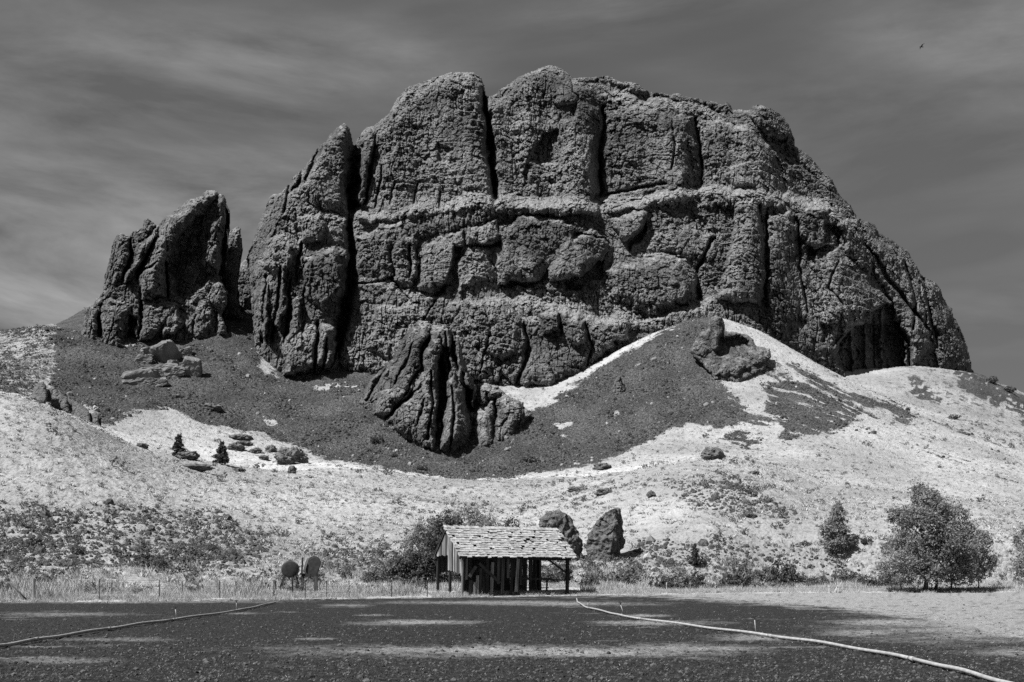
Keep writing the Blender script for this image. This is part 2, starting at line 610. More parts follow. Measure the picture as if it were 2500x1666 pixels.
for i in range(len(cnt)):
    for j in range(cnt[i] + (1 if i == len(cnt) - 1 else 0)):
        t = j / cnt[i]
        H = h_[i]
        rowsY.append(YN[i] + t * H)
        rowsZ.append((2 * t**3 - 3 * t * t + 1) * ZN[i] + (t**3 - 2 * t * t + t) * H * sl[i]
                     + (3 * t * t - 2 * t**3) * ZN[i + 1] + (t**3 - t * t) * H * sl[i + 1])
        rowT.append(i + t)
TY = np.array(rowsY); TZ = np.array(rowsZ); rowT = np.array(rowT)
TX = (t_x[None, :] * K - 1250) / FPX * TY
R_ = TY.shape[0]
SX = np.broadcast_to(t_x[None, :], TY.shape)


def proj_y(Yv, Zv):
    return (HOR - (Zv - CAM_Z) / Yv * FPX) / K


PY0 = proj_y(TY, TZ)
# --- cover: scree, grass, brush
SCREE = [
    [(125, 740), (195, 690), (600, 690), (600, 850), (840, 850), (1000, 880), (1115, 905), (1170, 960), (1225, 945), (1280, 905), (1350, 868), (1420, 824), (1500, 780),
     (1570, 746), (1628, 728), (1645, 790), (1650, 860), (1690, 905), (1750, 950), (1785, 975), (1740, 985), (1700, 970), (1640, 985), (1590, 965), (1540, 985),
     (1470, 1020), (1430, 1050), (1370, 1070), (1290, 1090), (1180, 1103), (1060, 1098), (960, 1088), (860, 1076), (780, 1060), (700, 1035), (640, 1025), (580, 992),
     (520, 978), (470, 985), (420, 962), (390, 948), (320, 955), (240, 968), (190, 945), (120, 905), (108, 860), (135, 790)],
    [(1755, 880), (1800, 872), (1850, 888), (1900, 915), (1950, 930), (1990, 950), (1975, 975), (1920, 990), (1850, 1005), (1800, 1012), (1780, 975), (1765, 925)],
    [(1800, 830), (1850, 850), (1930, 890), (2010, 925), (2035, 950), (1990, 945), (1920, 915), (1850, 880)],
    [(1990, 925), (2060, 930), (2110, 960), (2060, 970), (2020, 950)],
    [(2074, 876), (2095, 858), (2130, 875), (2160, 905), (2180, 926), (2119, 912)],
    [(2190, 835), (2240, 840), (2330, 895), (2500, 975), (2500, 1045), (2330, 965), (2272, 940), (2224, 912)],
    [(1690, 985), (1760, 1000), (1720, 1030), (1660, 1010)],
]
rT0 = rowT[:, None]
wx = SX + 20 * fbm(TX * 0.05, TY * 0.05, oct=3, seed=3) + 7 * perlin(TX * 0.33, TY * 0.33, seed=8)
wy = PY0 + 16 * fbm(TX * 0.05, TY * 0.05, oct=3, seed=13) + 7 * perlin(TX * 0.33, TY * 0.33, seed=9)
scree = np.zeros(TY.shape, np.float32)
far = rowT >= 5.2
for P in SCREE:
    P = np.array(P)
    sd = poly_sd(wx[far], wy[far], P)
    scree[far] = np.maximum(scree[far], sstep(-11, 11, sd))
sdl = poly_sd(wx, wy, [(-300, 700), (160, 720), (130, 800), (100, 900), (60, 915), (-300, 900)])
scree = np.maximum(scree, 0.47 * sstep(-10, 12, sdl) * far[:, None])
sdr = poly_sd(wx, wy, [(2060, 820), (2300, 820), (2520, 960), (2520, 1060), (2330, 1000), (2200, 960), (2080, 915)])
scree = np.maximum(scree, 0.40 * sstep(-8, 14, sdr) * far[:, None])
# streaks of grass in the scree, thin soil near the rocks
sp = fbm(TX * 0.06, TY * 0.06, oct=4, seed=21)
scree *= 1 - 0.9 * sstep(0.62, 0.85, sp)
# on the right the grass runs up it in streaks
rs = sstep(1600, 1750, SX) * sstep(1.0, 1.6, rT0)
st = fbm((TX * 0.8 + TY * 0.6) / 3.0, (TY * 0.8 - TX * 0.6) / 16.0, oct=4, seed=24)
scree = scree * (1 - rs * sstep(0.1, 0.55, st) * 0.8)
scree = np.maximum(scree, rs * 0.55 * sstep(0.25, 0.7, fbm((TX * 0.8 + TY * 0.6) / 5.0, (TY * 0.8 - TX * 0.6) / 22.0, oct=4, seed=25)) * sstep(6.3, 7.6, rowT)[:, None])
BRUSH = [([(0, 1150), (250, 1125), (500, 1140), (640, 1200), (660, 1290), (560, 1345), (-80, 1350), (-80, 1180)], 0.6, 60),
         ([(1500, 1075), (1700, 1075), (1800, 1130), (1880, 1180), (1820, 1230), (1600, 1200), (1480, 1120)], 0.55, 45),
         ([(700, 1230), (900, 1210), (960, 1330), (700, 1345)], 0.6, 40),
         ([(1440, 1200), (1700, 1230), (2030, 1290), (2030, 1345), (1400, 1345)], 0.55, 40),
         ([(30, 760), (140, 735), (130, 800), (90, 900), (20, 905), (-100, 900), (-100, 760)], 0.8, 20),
         ([(60, 905), (160, 930), (150, 950), (60, 925)], 0.8, 15),
         ([(1960, 880), (2100, 830), (2500, 880), (2500, 1080), (2200, 1010)], 0.6, 25),
         ([(1780, 830), (2050, 930), (2200, 1000), (2330, 1040), (2100, 1040), (1950, 960)], 0.35, 30)]
brush = np.zeros(TY.shape, np.float32) + 0.10
for P, a, s in BRUSH:
    sd = poly_sd(wx, wy, P)
    brush = np.maximum(brush, a * sstep(-s * 0.4, s, sd))
brush *= (1 - scree)
# ground coloured paler in bands along the crest, hollow and field edge
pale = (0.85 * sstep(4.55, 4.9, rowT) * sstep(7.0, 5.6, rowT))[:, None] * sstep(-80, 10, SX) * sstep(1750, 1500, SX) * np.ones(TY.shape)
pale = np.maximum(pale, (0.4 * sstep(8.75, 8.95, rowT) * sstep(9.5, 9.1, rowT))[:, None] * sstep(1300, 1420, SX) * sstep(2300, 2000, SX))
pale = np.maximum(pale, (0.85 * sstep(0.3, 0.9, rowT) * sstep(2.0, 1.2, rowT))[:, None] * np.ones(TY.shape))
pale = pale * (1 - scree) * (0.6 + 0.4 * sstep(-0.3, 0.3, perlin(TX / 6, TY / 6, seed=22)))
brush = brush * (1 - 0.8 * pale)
# --- relief
amp = sstep(1.0, 3.2, rowT)[:, None] * (1 - 0.7 * sstep(9.5, 10, rowT)[:, None])
rel = amp * (1.5 * perlin(TX / 32, TY / 32, seed=31) + 0.55 * perlin(TX / 11, TY / 11, seed=32))
rel += sstep(1.5, 2.6, rowT)[:, None] * (0.22 * perlin(TX / 3.5, TY / 3.5, seed=33) + 0.14 * perlin(TX / 1.2, TY / 1.2, seed=34))
rel += 0.07 * perlin(TX / 1.1, TY / 1.1, seed=35) * sstep(0.9, 1.4, rowT)[:, None]
# rocky hummocks where the brush is
rel += sstep(2.0, 3.0, rowT)[:, None] * sstep(0.35, 0.9, brush) * 0.8 * np.maximum(0, perlin(TX / 2.6, TY / 2.6, seed=36)) ** 1.0
# loose stones of the scree, coarse
w1, w2, wid = worley(TX / 1.0, TY / 1.4, 3)
rel += scree * 0.30 * np.clip(0.75 - w1, 0, 1) * (0.4 + wid)
rel += scree * 0.9 * perlin(TX / 7, TY / 22, seed=37)
# tussocks
w1, w2, wid = worley(TX / 1.1, TY / 1.3, 5)
rel += (1 - scree) * sstep(2.2, 3.2, rowT)[:, None] * 0.36 * np.clip(0.55 - w1, 0, 1) * (wid > 0.35) * (1 - 0.8 * pale)
TZ2 = TZ + rel
idx = np.arange(R_ * C).reshape(R_, C)
Fq = np.stack([idx[:-1, :-1], idx[:-1, 1:], idx[1:, 1:], idx[1:, :-1]], -1).reshape(-1, 4)
Vt = np.stack([TX, TY, TZ2], -1).reshape(-1, 3)
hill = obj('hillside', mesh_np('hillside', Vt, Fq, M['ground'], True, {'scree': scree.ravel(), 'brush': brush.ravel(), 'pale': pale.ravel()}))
tag(hill, 'grassy hillside and dark scree below the rock', None, None, 'structure')

# --- look-up on the ground
PY2 = proj_y(TY, TZ2)
PYmin = np.minimum.accumulate(PY2, axis=0)


def hit(x, y):
    """ground point seen at sheet position (x, y)"""
    c = int(np.clip(np.searchsorted(t_x, x), 1, C - 1))
    if abs(t_x[c - 1] - x) < abs(t_x[c] - x): c -= 1
    col = PYmin[:, c]
    r = int(np.searchsorted(-col, -y))
    r = min(max(r, 0), R_ - 1)
    if r == 0:       # on the field
        Y = FPX * CAM_Z / max(y * K - HOR, 5.0)
        return np.array([(x * K - 1250) / FPX * Y, Y, 0.0])
    return np.array([(x * K - 1250) / FPX * TY[r, c], TY[r, c], TZ2[r, c]])


def ground_z(X, Y):
    x = (X / Y * FPX + 1250) / K
    c = int(np.clip(np.searchsorted(t_x, x), 0, C - 1))
    if Y < TY[0, c]: return 0.0
    return float(np.interp(Y, TY[:, c], TZ2[:, c]))


# --- the field
f_x = np.concatenate([np.linspace(-1400, -60, 30, endpoint=False), np.arange(-60, 2415, 3.0), np.linspace(2415, 3800, 30)])
fy = np.concatenate([np.linspace(-60, 2, 4, endpoint=False), np.linspace(2, 14, 10, endpoint=False)])
ys_px = np.linspace(1670, 1455, 150)                     # rows by picture height from 16 m outwards
yb = FPX * CAM_Z / (ys_px - HOR)
nearY = np.concatenate([fy, yb])
FY = np.broadcast_to(nearY[:, None], (len(nearY), len(f_x))).copy()
fe = edge_Y(f_x)
FY = np.minimum(FY, fe[None, :] + 0.0)
last = fe[None, :] + np.array([0.6, 2.0])[:, None]
FY = np.concatenate([FY, last], 0)
ray = (f_x * K - 1250) / FPX
FXX = ray[None, :] * np.maximum(FY, 14)
spread = np.where(FY < 14, 1.0, 1.0)
DRY = [(1180, 1497, 560, 15, 0.9), (1330, 1501, 280, 13, 0.9), (960, 1431, 150, 7, 0.8), (560, 1410, 60, 3, 0.5), (150, 1412, 170, 6, 0.5), (260, 1470, 150, 5, 0.5), (150, 1520, 130, 8, 0.5), (1500, 1432, 150, 6, 0.8),
       (1560, 1490, 200, 12, 0.8), (1480, 1415, 60, 4, 0.8), (1300, 1388, 220, 5, 0.7), (2250, 1440, 330, 40, 0.8), (2050, 1430, 150, 9, 0.9), (1750, 1467, 130, 9, 0.7),
       (2330, 1500, 120, 14, 0.6), (1150, 1385, 300, 5, 0.6), (1990, 1455, 120, 10, 0.7), (800, 1392, 60, 4, 0.6), (200, 1383, 500, 4, 0.6)]
fpx = (FXX / FY * FPX + 1250) / K
fpy = (HOR + CAM_Z / np.maximum(FY, 1) * FPX) / K
n1 = fbm(FXX * 0.5, FY * 0.5, oct=4, seed=41); n2 = fbm(FXX * 2.2, FY * 2.2, oct=3, seed=42)
dry = np.zeros(FY.shape, np.float32)
for (a, b, ra, rb, wt) in DRY:
    q = np.sqrt(((fpx - a) / ra) ** 2 + ((fpy - b) / rb) ** 2)
    dry = np.maximum(dry, wt * sstep(1.3, 0.1, q + 0.45 * n1 + 0.4 * n2))
yl = np.interp(fpx, [1450, 1600, 1750, 1900, 2100, 2353, 2600], [1368, 1377, 1387, 1398, 1422, 1472, 1520])
dry = np.maximum(dry, 0.95 * sstep(7, -7, fpy - yl + 9 * n1 + 5 * n2))
edge_b = sstep(-2.6, 0.4, FY - fe[None, :] + 1.3 * n1 + 0.6 * n2)
dry = np.maximum(dry, edge_b * 0.9)
dry = np.maximum(dry, 0.55 * sstep(0.55, 0.95, fbm(FXX * 0.22, FY * 0.5, oct=4, seed=44)))
dry *= 0.35 + 0.65 * sstep(-0.6, 0.2, n2 + 0.4 * n1 + 0.3)
FZ = 0.020 * fbm(FXX * 2.6, FY * 2.6, oct=3, seed=45) + 0.02 * perlin(FXX * 8, FY * 8, seed=46)
wv, _, wi = worley(FXX * 6, FY * 6, 2)
FZ = FZ + 0.05 * np.clip(0.5 - wv, 0, 1) * (wi > 0.5)
FZ = FZ * sstep(5, 15, FY)
# below the foot of the hill the field passes under it
FZ[-1] -= 0.25
fi = np.arange(FY.size).reshape(FY.shape)
Ff = np.stack([fi[:-1, :-1], fi[:-1, 1:], fi[1:, 1:], fi[1:, :-1]], -1).reshape(-1, 4)
fld = obj('field', mesh_np('field', np.stack([FXX, FY, FZ], -1).reshape(-1, 3), Ff, M['field'], True, {'dry': dry.ravel()}))
tag(fld, 'dark ploughed field with pale dry patches', None, None, 'structure')

# ------------------------------------------------------------------ cliffs
def zr(ox, oy, s, pts):
    return [((ox + px / s) / K, (oy + py / s) / K) for px, py in pts]


S8 = 2.941


def rock_mass(name, outline, D0, masses=(), hollows=(), cracks=(), ledges=(), step=1.7, rim=(45, 12.0), grain=1.0, knob=2.3, seed=0, back=60.0, warp=1.0,
              mat=None, grass=1.0, flute=1.0, big=1.0, pales=()):
    """A relief in rock: an outline, a lean D0(x, y), bulging masses, hollows, cracks and ledges, then noise in metres."""
    O = np.array(outline, float)
    x0, y0 = O.min(0) - 4; x1, y1 = O.max(0) + 4
    gx = np.arange(x0, x1, step); gy = np.arange(y0, y1, step)
    X, Y = np.meshgrid(gx, gy)
    X = X.astype(np.float32); Y = Y.astype(np.float32)
    ow = min(2.2, step * 1.5)
    ox = X + ow * warp * perlin(X / 9, Y / 9, seed=seed + 1) + 3.0 * warp * perlin(X / 31, Y / 31, seed=seed + 3)
    oy = Y + ow * warp * perlin(X / 9, Y / 9, seed=seed + 2) + 2.0 * warp * perlin(X / 31, Y / 31, seed=seed + 4)
    sd = poly_sd(ox, oy, O)
    keep = sd > 0
    D = D0(X, Y).astype(np.float32)
    px_m = FPX / K / float(np.median(D[keep]))
    mx = X + warp * (9 * perlin(X / 45, Y / 45, seed=seed + 5) + 6 * perlin(X / 17, Y / 17, seed=seed + 6) + 2 * perlin(X / 6, Y / 6, seed=seed + 9))
    my = Y + warp * (9 * perlin(X / 45, Y / 45, seed=seed + 7) + 6 * perlin(X / 17, Y / 17, seed=seed + 8) + 2 * perlin(X / 6, Y / 6, seed=seed + 10))
    for (yl, s, w) in ledges:
        yy = np.interp(X, [p[0] for p in yl], [p[1] for p in yl])
        ends = sstep(yl[0][0] - 40, yl[0][0] + 60, X) * sstep(yl[-1][0] + 40, yl[-1][0] - 60, X)
        D = D + s * ends * (0.75 + 0.5 * perlin(X / 80, 0 * Y + 0.37, seed=seed + 21)) * sstep(0, w, yy - my - 10 * perlin(X / 90, Y / 200, seed=seed + 22))
    base = D.copy()

    def local(P, pad=8):
        P = np.array(P)
        i0 = max(int((P[:, 1].min() - pad - y0) / step) - 3, 0); i1 = int((P[:, 1].max() + pad - y0) / step) + 4
        j0 = max(int((P[:, 0].min() - pad - x0) / step) - 3, 0); j1 = int((P[:, 0].max() + pad - x0) / step) + 4
        return slice(i0, i1), slice(j0, j1)

    for P, p, r in masses:
        s = local(P)
        if D[s].size == 0: continue
        q = poly_sd(mx[s], my[s], P)
        t = np.clip(q / (r * 0.95), 0, 1)
        f = np.sqrt(np.maximum(0, 1 - (1 - t) ** 2)) * 0.75 + 0.25 * t
        cx_, cy_ = np.mean(P, 0); hs = abs(math.sin(cx_ * 12.9 + cy_ * 78.2)); hs2 = abs(math.sin(cx_ * 3.7 + cy_ * 9.1))
        sp_ = max(np.ptp(np.array(P)[:, 0]), np.ptp(np.array(P)[:, 1]))
        f = f * (1 + 0.5 * (hs - 0.55) * (mx[s] - cx_) / sp_ + 0.5 * (hs2 - 0.35) * (my[s] - cy_) / sp_)
        p = p * 0.8
        D[s] = np.where(q > 0, np.minimum(D[s], D[s] * 0.35 + base[s] * 0.65 - p * f), D[s])
    for P, p, r in hollows:
        s = local(P)
        if D[s].size == 0: continue
        q = poly_sd(mx[s], my[s], P)
        D[s] = D[s] + p * sstep(0, 1, np.clip(q / r, 0, 1))
    for P, w, d in cracks:
        s = local(P, 3 * w)
        if D[s].size == 0: continue
        q, tt = line_d(X[s] + 0.5 * (mx[s] - X[s]), Y[s] + 0.5 * (my[s] - Y[s]), P)
        ww = w * (0.55 + 0.45 * np.sin(np.pi * np.clip(tt, 0.08, 0.92)))
        D[s] = D[s] + d * np.exp(-(q / ww) ** 2) * sstep(0, 0.1, tt + 0.04) * sstep(1.0, 0.9, tt - 0.04)
    # rounded rim
    t = np.clip(sd / rim[0], 0, 1)
    D = D + rim[1] * (1 - np.sqrt(np.maximum(0, 1 - (1 - t) ** 2)))
    Dm = D.copy()
    # noise in metres
    WX = (X * K - 1250) / FPX * D; WZ = CAM_Z + (HOR - Y * K) / FPX * D
    g = grain
    D = D + big * g * (1.7 * perlin(WX / 24, WZ / 26, D / 30, seed + 51) + 0.8 * perlin(WX / 8.5, WZ / 10, D / 9, seed + 12))
    rg = perlin(WX / 9, WZ / 17, D / 12, seed + 19)
    D = D + big * g * 0.7 * (np.abs(rg) * -2 + 0.5)
    D = D + flute * g * (0.7 * perlin(WX / 2.6, WZ / 15, D / 5, seed + 13))
    wq = lambda sc, sd_: sc * perlin(WX / 2.4, WZ / 2.4, seed=sd_)
    mod = 0.5 + 0.8 * sstep(-0.35, 0.4, perlin(WX / 17, WZ / 14, seed=seed + 16))
    hA, eA = facets(WX / 6.5 + wq(0.10, seed + 14), WZ / 8.5 + wq(0.10, seed + 15), seed + 1, 0.34, 0.30)
    hB, eB = facets(WX / knob + wq(0.22, seed + 23), WZ / (knob * 1.15) + wq(0.22, seed + 24), seed + 2, 0.72, 0.46)
    hC, eC = facets(WX / (knob * 0.48) + wq(0.3, seed + 25), WZ / (knob * 0.50) + wq(0.3, seed + 26), seed + 3, 0.8, 0.5)
    D = D + g * (big * 6.5 * 0.75 * hA + mod * knob * hB + mod * knob * 0.48 * hC)
    D = D + g * mod * (0.55 * np.exp(-(eB / 0.10) ** 2) + 0.22 * np.exp(-(eC / 0.14) ** 2)) + g * big * 0.9 * np.exp(-(eA / 0.05) ** 2)
    # upright joints and bedding steps
    vj = np.abs(perlin(WX / 3.4 + 0.5 * perlin(WX / 9, WZ / 12, seed=seed + 31), WZ / 30, D / 40, seed + 32))
    jm = sstep(-0.25, 0.35, perlin(WX / 26, WZ / 22, seed=seed + 33))
    D = D + g * flute * jm * 1.6 * np.clip(1 - vj / 0.07, 0, 1)
    vj2 = np.abs(perlin(WX / 1.6 + 0.4 * perlin(WX / 5, WZ / 7, seed=seed + 34), WZ / 14, D / 30, seed + 35))
    D = D + g * flute * jm * 0.7 * np.clip(1 - vj2 / 0.09, 0, 1)
    bq = WZ / 4.6 + 0.9 * perlin(WX / 24, WZ / 18, seed=seed + 36) + 0.25 * perlin(WX / 6, WZ / 6, seed=seed + 37)
    bm_ = sstep(-0.1, 0.45, perlin(WX / 30, WZ / 16, seed=seed + 38))
    D = D - g * bm_ * 1.5 * ((bq - np.floor(bq)) - 0.5)
    bq = WZ / 1.9 + 1.2 * perlin(WX / 11, WZ / 9, seed=seed + 39)
    bm2 = sstep(0.0, 0.5, perlin(WX / 14, WZ / 10, seed=seed + 40))
    D = D - g * bm2 * 0.7 * ((bq - np.floor(bq)) - 0.5)
    D = D + g * 0.30 * perlin(WX / 1.3, WZ / 1.1, D / 1.1, seed + 17)
    PX = (X * K - 1250) / FPX * D
    PZ = CAM_Z + (HOR - Y * K) / FPX * D
    V = np.stack([PX, D, PZ], -1)
    # grass where it lies flat enough
    bl = D0(X, Y)
    Dm = Dm * 0.8 + D * 0.2
    Mm = np.stack([(X * K - 1250) / FPX * Dm, Dm, CAM_Z + (HOR - Y * K) / FPX * Dm], -1)
    dzx = np.gradient(Mm, axis=0); dxx = np.gradient(Mm, axis=1)
    nrm = np.cross(dxx.reshape(-1, 3), -dzx.reshape(-1, 3))
    nrm /= np.linalg.norm(nrm, axis=1, keepdims=True) + 1e-9
    up = np.abs(nrm[:, 2]).reshape(D.shape)
    # smooth it a little
    for _ in range(2):
        up[1:-1, 1:-1] = (up[1:-1, 1:-1] + up[:-2, 1:-1] + up[2:, 1:-1] + up[1:-1, :-2] + up[1:-1, 2:]) / 5
    gr = grass * sstep(0.70, 0.86, up)
    for (yl, s, w) in ledges:
        yy = np.interp(X, [p[0] for p in yl], [p[1] for p in yl])
        ends = sstep(yl[0][0] - 10, yl[0][0] + 25, X) * sstep(yl[-1][0] + 10, yl[-1][0] - 25, X)
        q = yy - my
        gr = np.maximum(gr, grass * 0.85 * ends * sstep(-6, 1, q) * sstep(w + 8, w * 0.6, q) * sstep(0.45, 0.7, up))
    pl = np.zeros(X.shape, np.float32)
    for P, a_, w_ in pales:
        q = poly_sd(mx, my, P)
        pl = np.maximum(pl, a_ * sstep(-w_, w_, q + 6 * perlin(WX / 5, WZ / 5, seed=seed + 41) + 5 * perlin(WX / 1.8, WZ / 1.8, seed=seed + 42)))
    nid = -np.ones(X.shape, np.int64)
    nid[keep] = np.arange(keep.sum())
    q = keep[:-1, :-1] & keep[:-1, 1:] & keep[1:, 1:] & keep[1:, :-1]
    F = np.stack([nid[1:, :-1][q], nid[1:, 1:][q], nid[:-1, 1:][q], nid[:-1, :-1][q]], -1)
    Vk = V[keep]; grk = gr[keep]; plk = pl[keep]
    # the far side, coarser
    c = 6
    Xb, Yb, sb, Db = X[::c, ::c], Y[::c, ::c], sd[::c, ::c], D[::c, ::c]
    kb = sb > 0
    if kb.sum() > 12:
        tb = np.clip(sb / 90, 0, 1)
        Dbk = Db + 0.6 + back * np.sqrt(np.maximum(0, 1 - (1 - tb) ** 2))
        # keep each point of the far side inside the outline seen against the sky: shrink sideways, not in view
        Vb = np.stack([(Xb * K - 1250) / FPX * Db, Dbk, CAM_Z + (HOR - Yb * K) / FPX * Db], -1)
        nb = -np.ones(Xb.shape, np.int64)
        nb[kb] = np.arange(kb.sum()) + len(Vk)
        qb = kb[:-1, :-1] & kb[:-1, 1:] & kb[1:, 1:] & kb[1:, :-1]
        Fb = np.stack([nb[:-1, :-1][qb], nb[:-1, 1:][qb], nb[1:, 1:][qb], nb[1:, :-1][qb]], -1)
        Vk = np.concatenate([Vk, Vb[kb]]); grk = np.concatenate([grk, np.zeros(kb.sum(), np.float32)]); plk = np.concatenate([plk, np.zeros(kb.sum(), np.float32)])
        F = np.concatenate([F, Fb])
    me = mesh_np(name, Vk, F, mat or M['rock'], False, {'grass': grk, 'lichen': plk})
    return obj(name, me)


def table(xs, ys, T):
    xs = np.array(xs, float); ys = np.array(ys, float); T = np.array(T, float)

    def f(X, Y):
        xi = np.clip(np.searchsorted(xs, X) - 1, 0, len(xs) - 2)
        yi = np.clip(np.searchsorted(ys, Y) - 1, 0, len(ys) - 2)
        u = np.clip((X - xs[xi]) / (xs[xi + 1] - xs[xi]), 0, 1); v = np.clip((Y - ys[yi]) / (ys[yi + 1] - ys[yi]), 0, 1)
        u = u * u * (3 - 2 * u)
        return (T[yi, xi] * (1 - u) + T[yi, xi + 1] * u) * (1 - v) + (T[yi + 1, xi] * (1 - u) + T[yi + 1, xi + 1] * u) * v
    return f


# ---- the great butte
sky_l = zr(600, 100, S8, [(0, 1568), (30, 1500), (75, 1380), (95, 1280), (140, 1190), (155, 1140), (190, 1100), (250, 1085), (290, 1045), (325, 1025), (335, 980), (385, 930), (410, 915),
                          (450, 860), (490, 800), (530, 745), (570, 720), (600, 670), (650, 620), (690, 595), (720, 590), (745, 615), (762, 680), (770, 740), (784, 750), (800, 705),
                          (840, 640), (870, 620), (910, 610), (950, 580), (1010, 535), (1040, 490), (1080, 420), (1130, 360), (1200, 310), (1290, 290), (1340, 260), (1440, 232), (1520, 220),
                          (1590, 222), (1640, 225), (1680, 250), (1705, 290), (1718, 340), (1726, 388), (1740, 394), (1770, 388), (1830, 345), (1900, 305), (1960, 250), (2040, 225),
                          (2110, 190), (2180, 172), (2240, 180), (2290, 215), (2340, 258)])
sky_m = zr(1200, 100, S8, [(590, 262), (700, 262), (800, 250), (850, 255), (900, 280), (940, 292), (1030, 300), (1080, 330), (1130, 362), (1200, 370), (1280, 385), (1350, 375), (1400, 397),
                           (1480, 408), (1560, 430), (1620, 445), (1660, 458), (1690, 437), (1715, 455), (1732, 488), (1790, 497), (1840, 497), (1875, 465), (1920, 462), (1990, 472),
                           (2040, 505), (2100, 545), (2150, 630), (2172, 690), (2180, 755)])
sky_r = zr(1700, 200, S8, [(712, 458), (760, 490), (820, 535), (880, 600), (920, 650), (970, 685), (995, 730), (1020, 790), (1060, 840), (1110, 890), (1150, 955), (1190, 990), (1245, 1002),
                           (1300, 1045), (1315, 1080), (1400, 1125), (1470, 1185), (1520, 1205), (1560, 1270), (1590, 1330), (1610, 1380), (1660, 1415), (1710, 1430), (1750, 1470)])
sky_e = zr(1700, 600, S8, [(1780, 380), (1800, 425), (1835, 450), (1860, 520), (1900, 600), (1935, 680), (1960, 780), (1985, 870), (2000, 915), (2010, 1010)])
outline = [(572, 640)] + sky_l + sky_m + sky_r + sky_e + [(2240, 930), (2000, 930), (1750, 870), (1600, 800), (1400, 900), (1200, 960), (900, 930), (640, 930), (585, 830)]
D0b = table([560, 800, 1000, 1250, 1500, 1700, 1900, 2100, 2240],
            [150, 250, 450, 480, 700, 890],
            [[402, 404, 404, 408, 412, 424, 446, 480, 510],
             [397, 398, 398, 400, 406, 416, 436, 468, 495],
             [377, 378, 380, 384, 390, 402, 424, 455, 482],
             [374, 375, 374, 376, 384, 398, 420, 452, 478],
             [356, 354, 352, 353, 360, 374, 402, 434, 462],
             [343, 340, 335, 330, 342, 358, 388, 418, 446]])
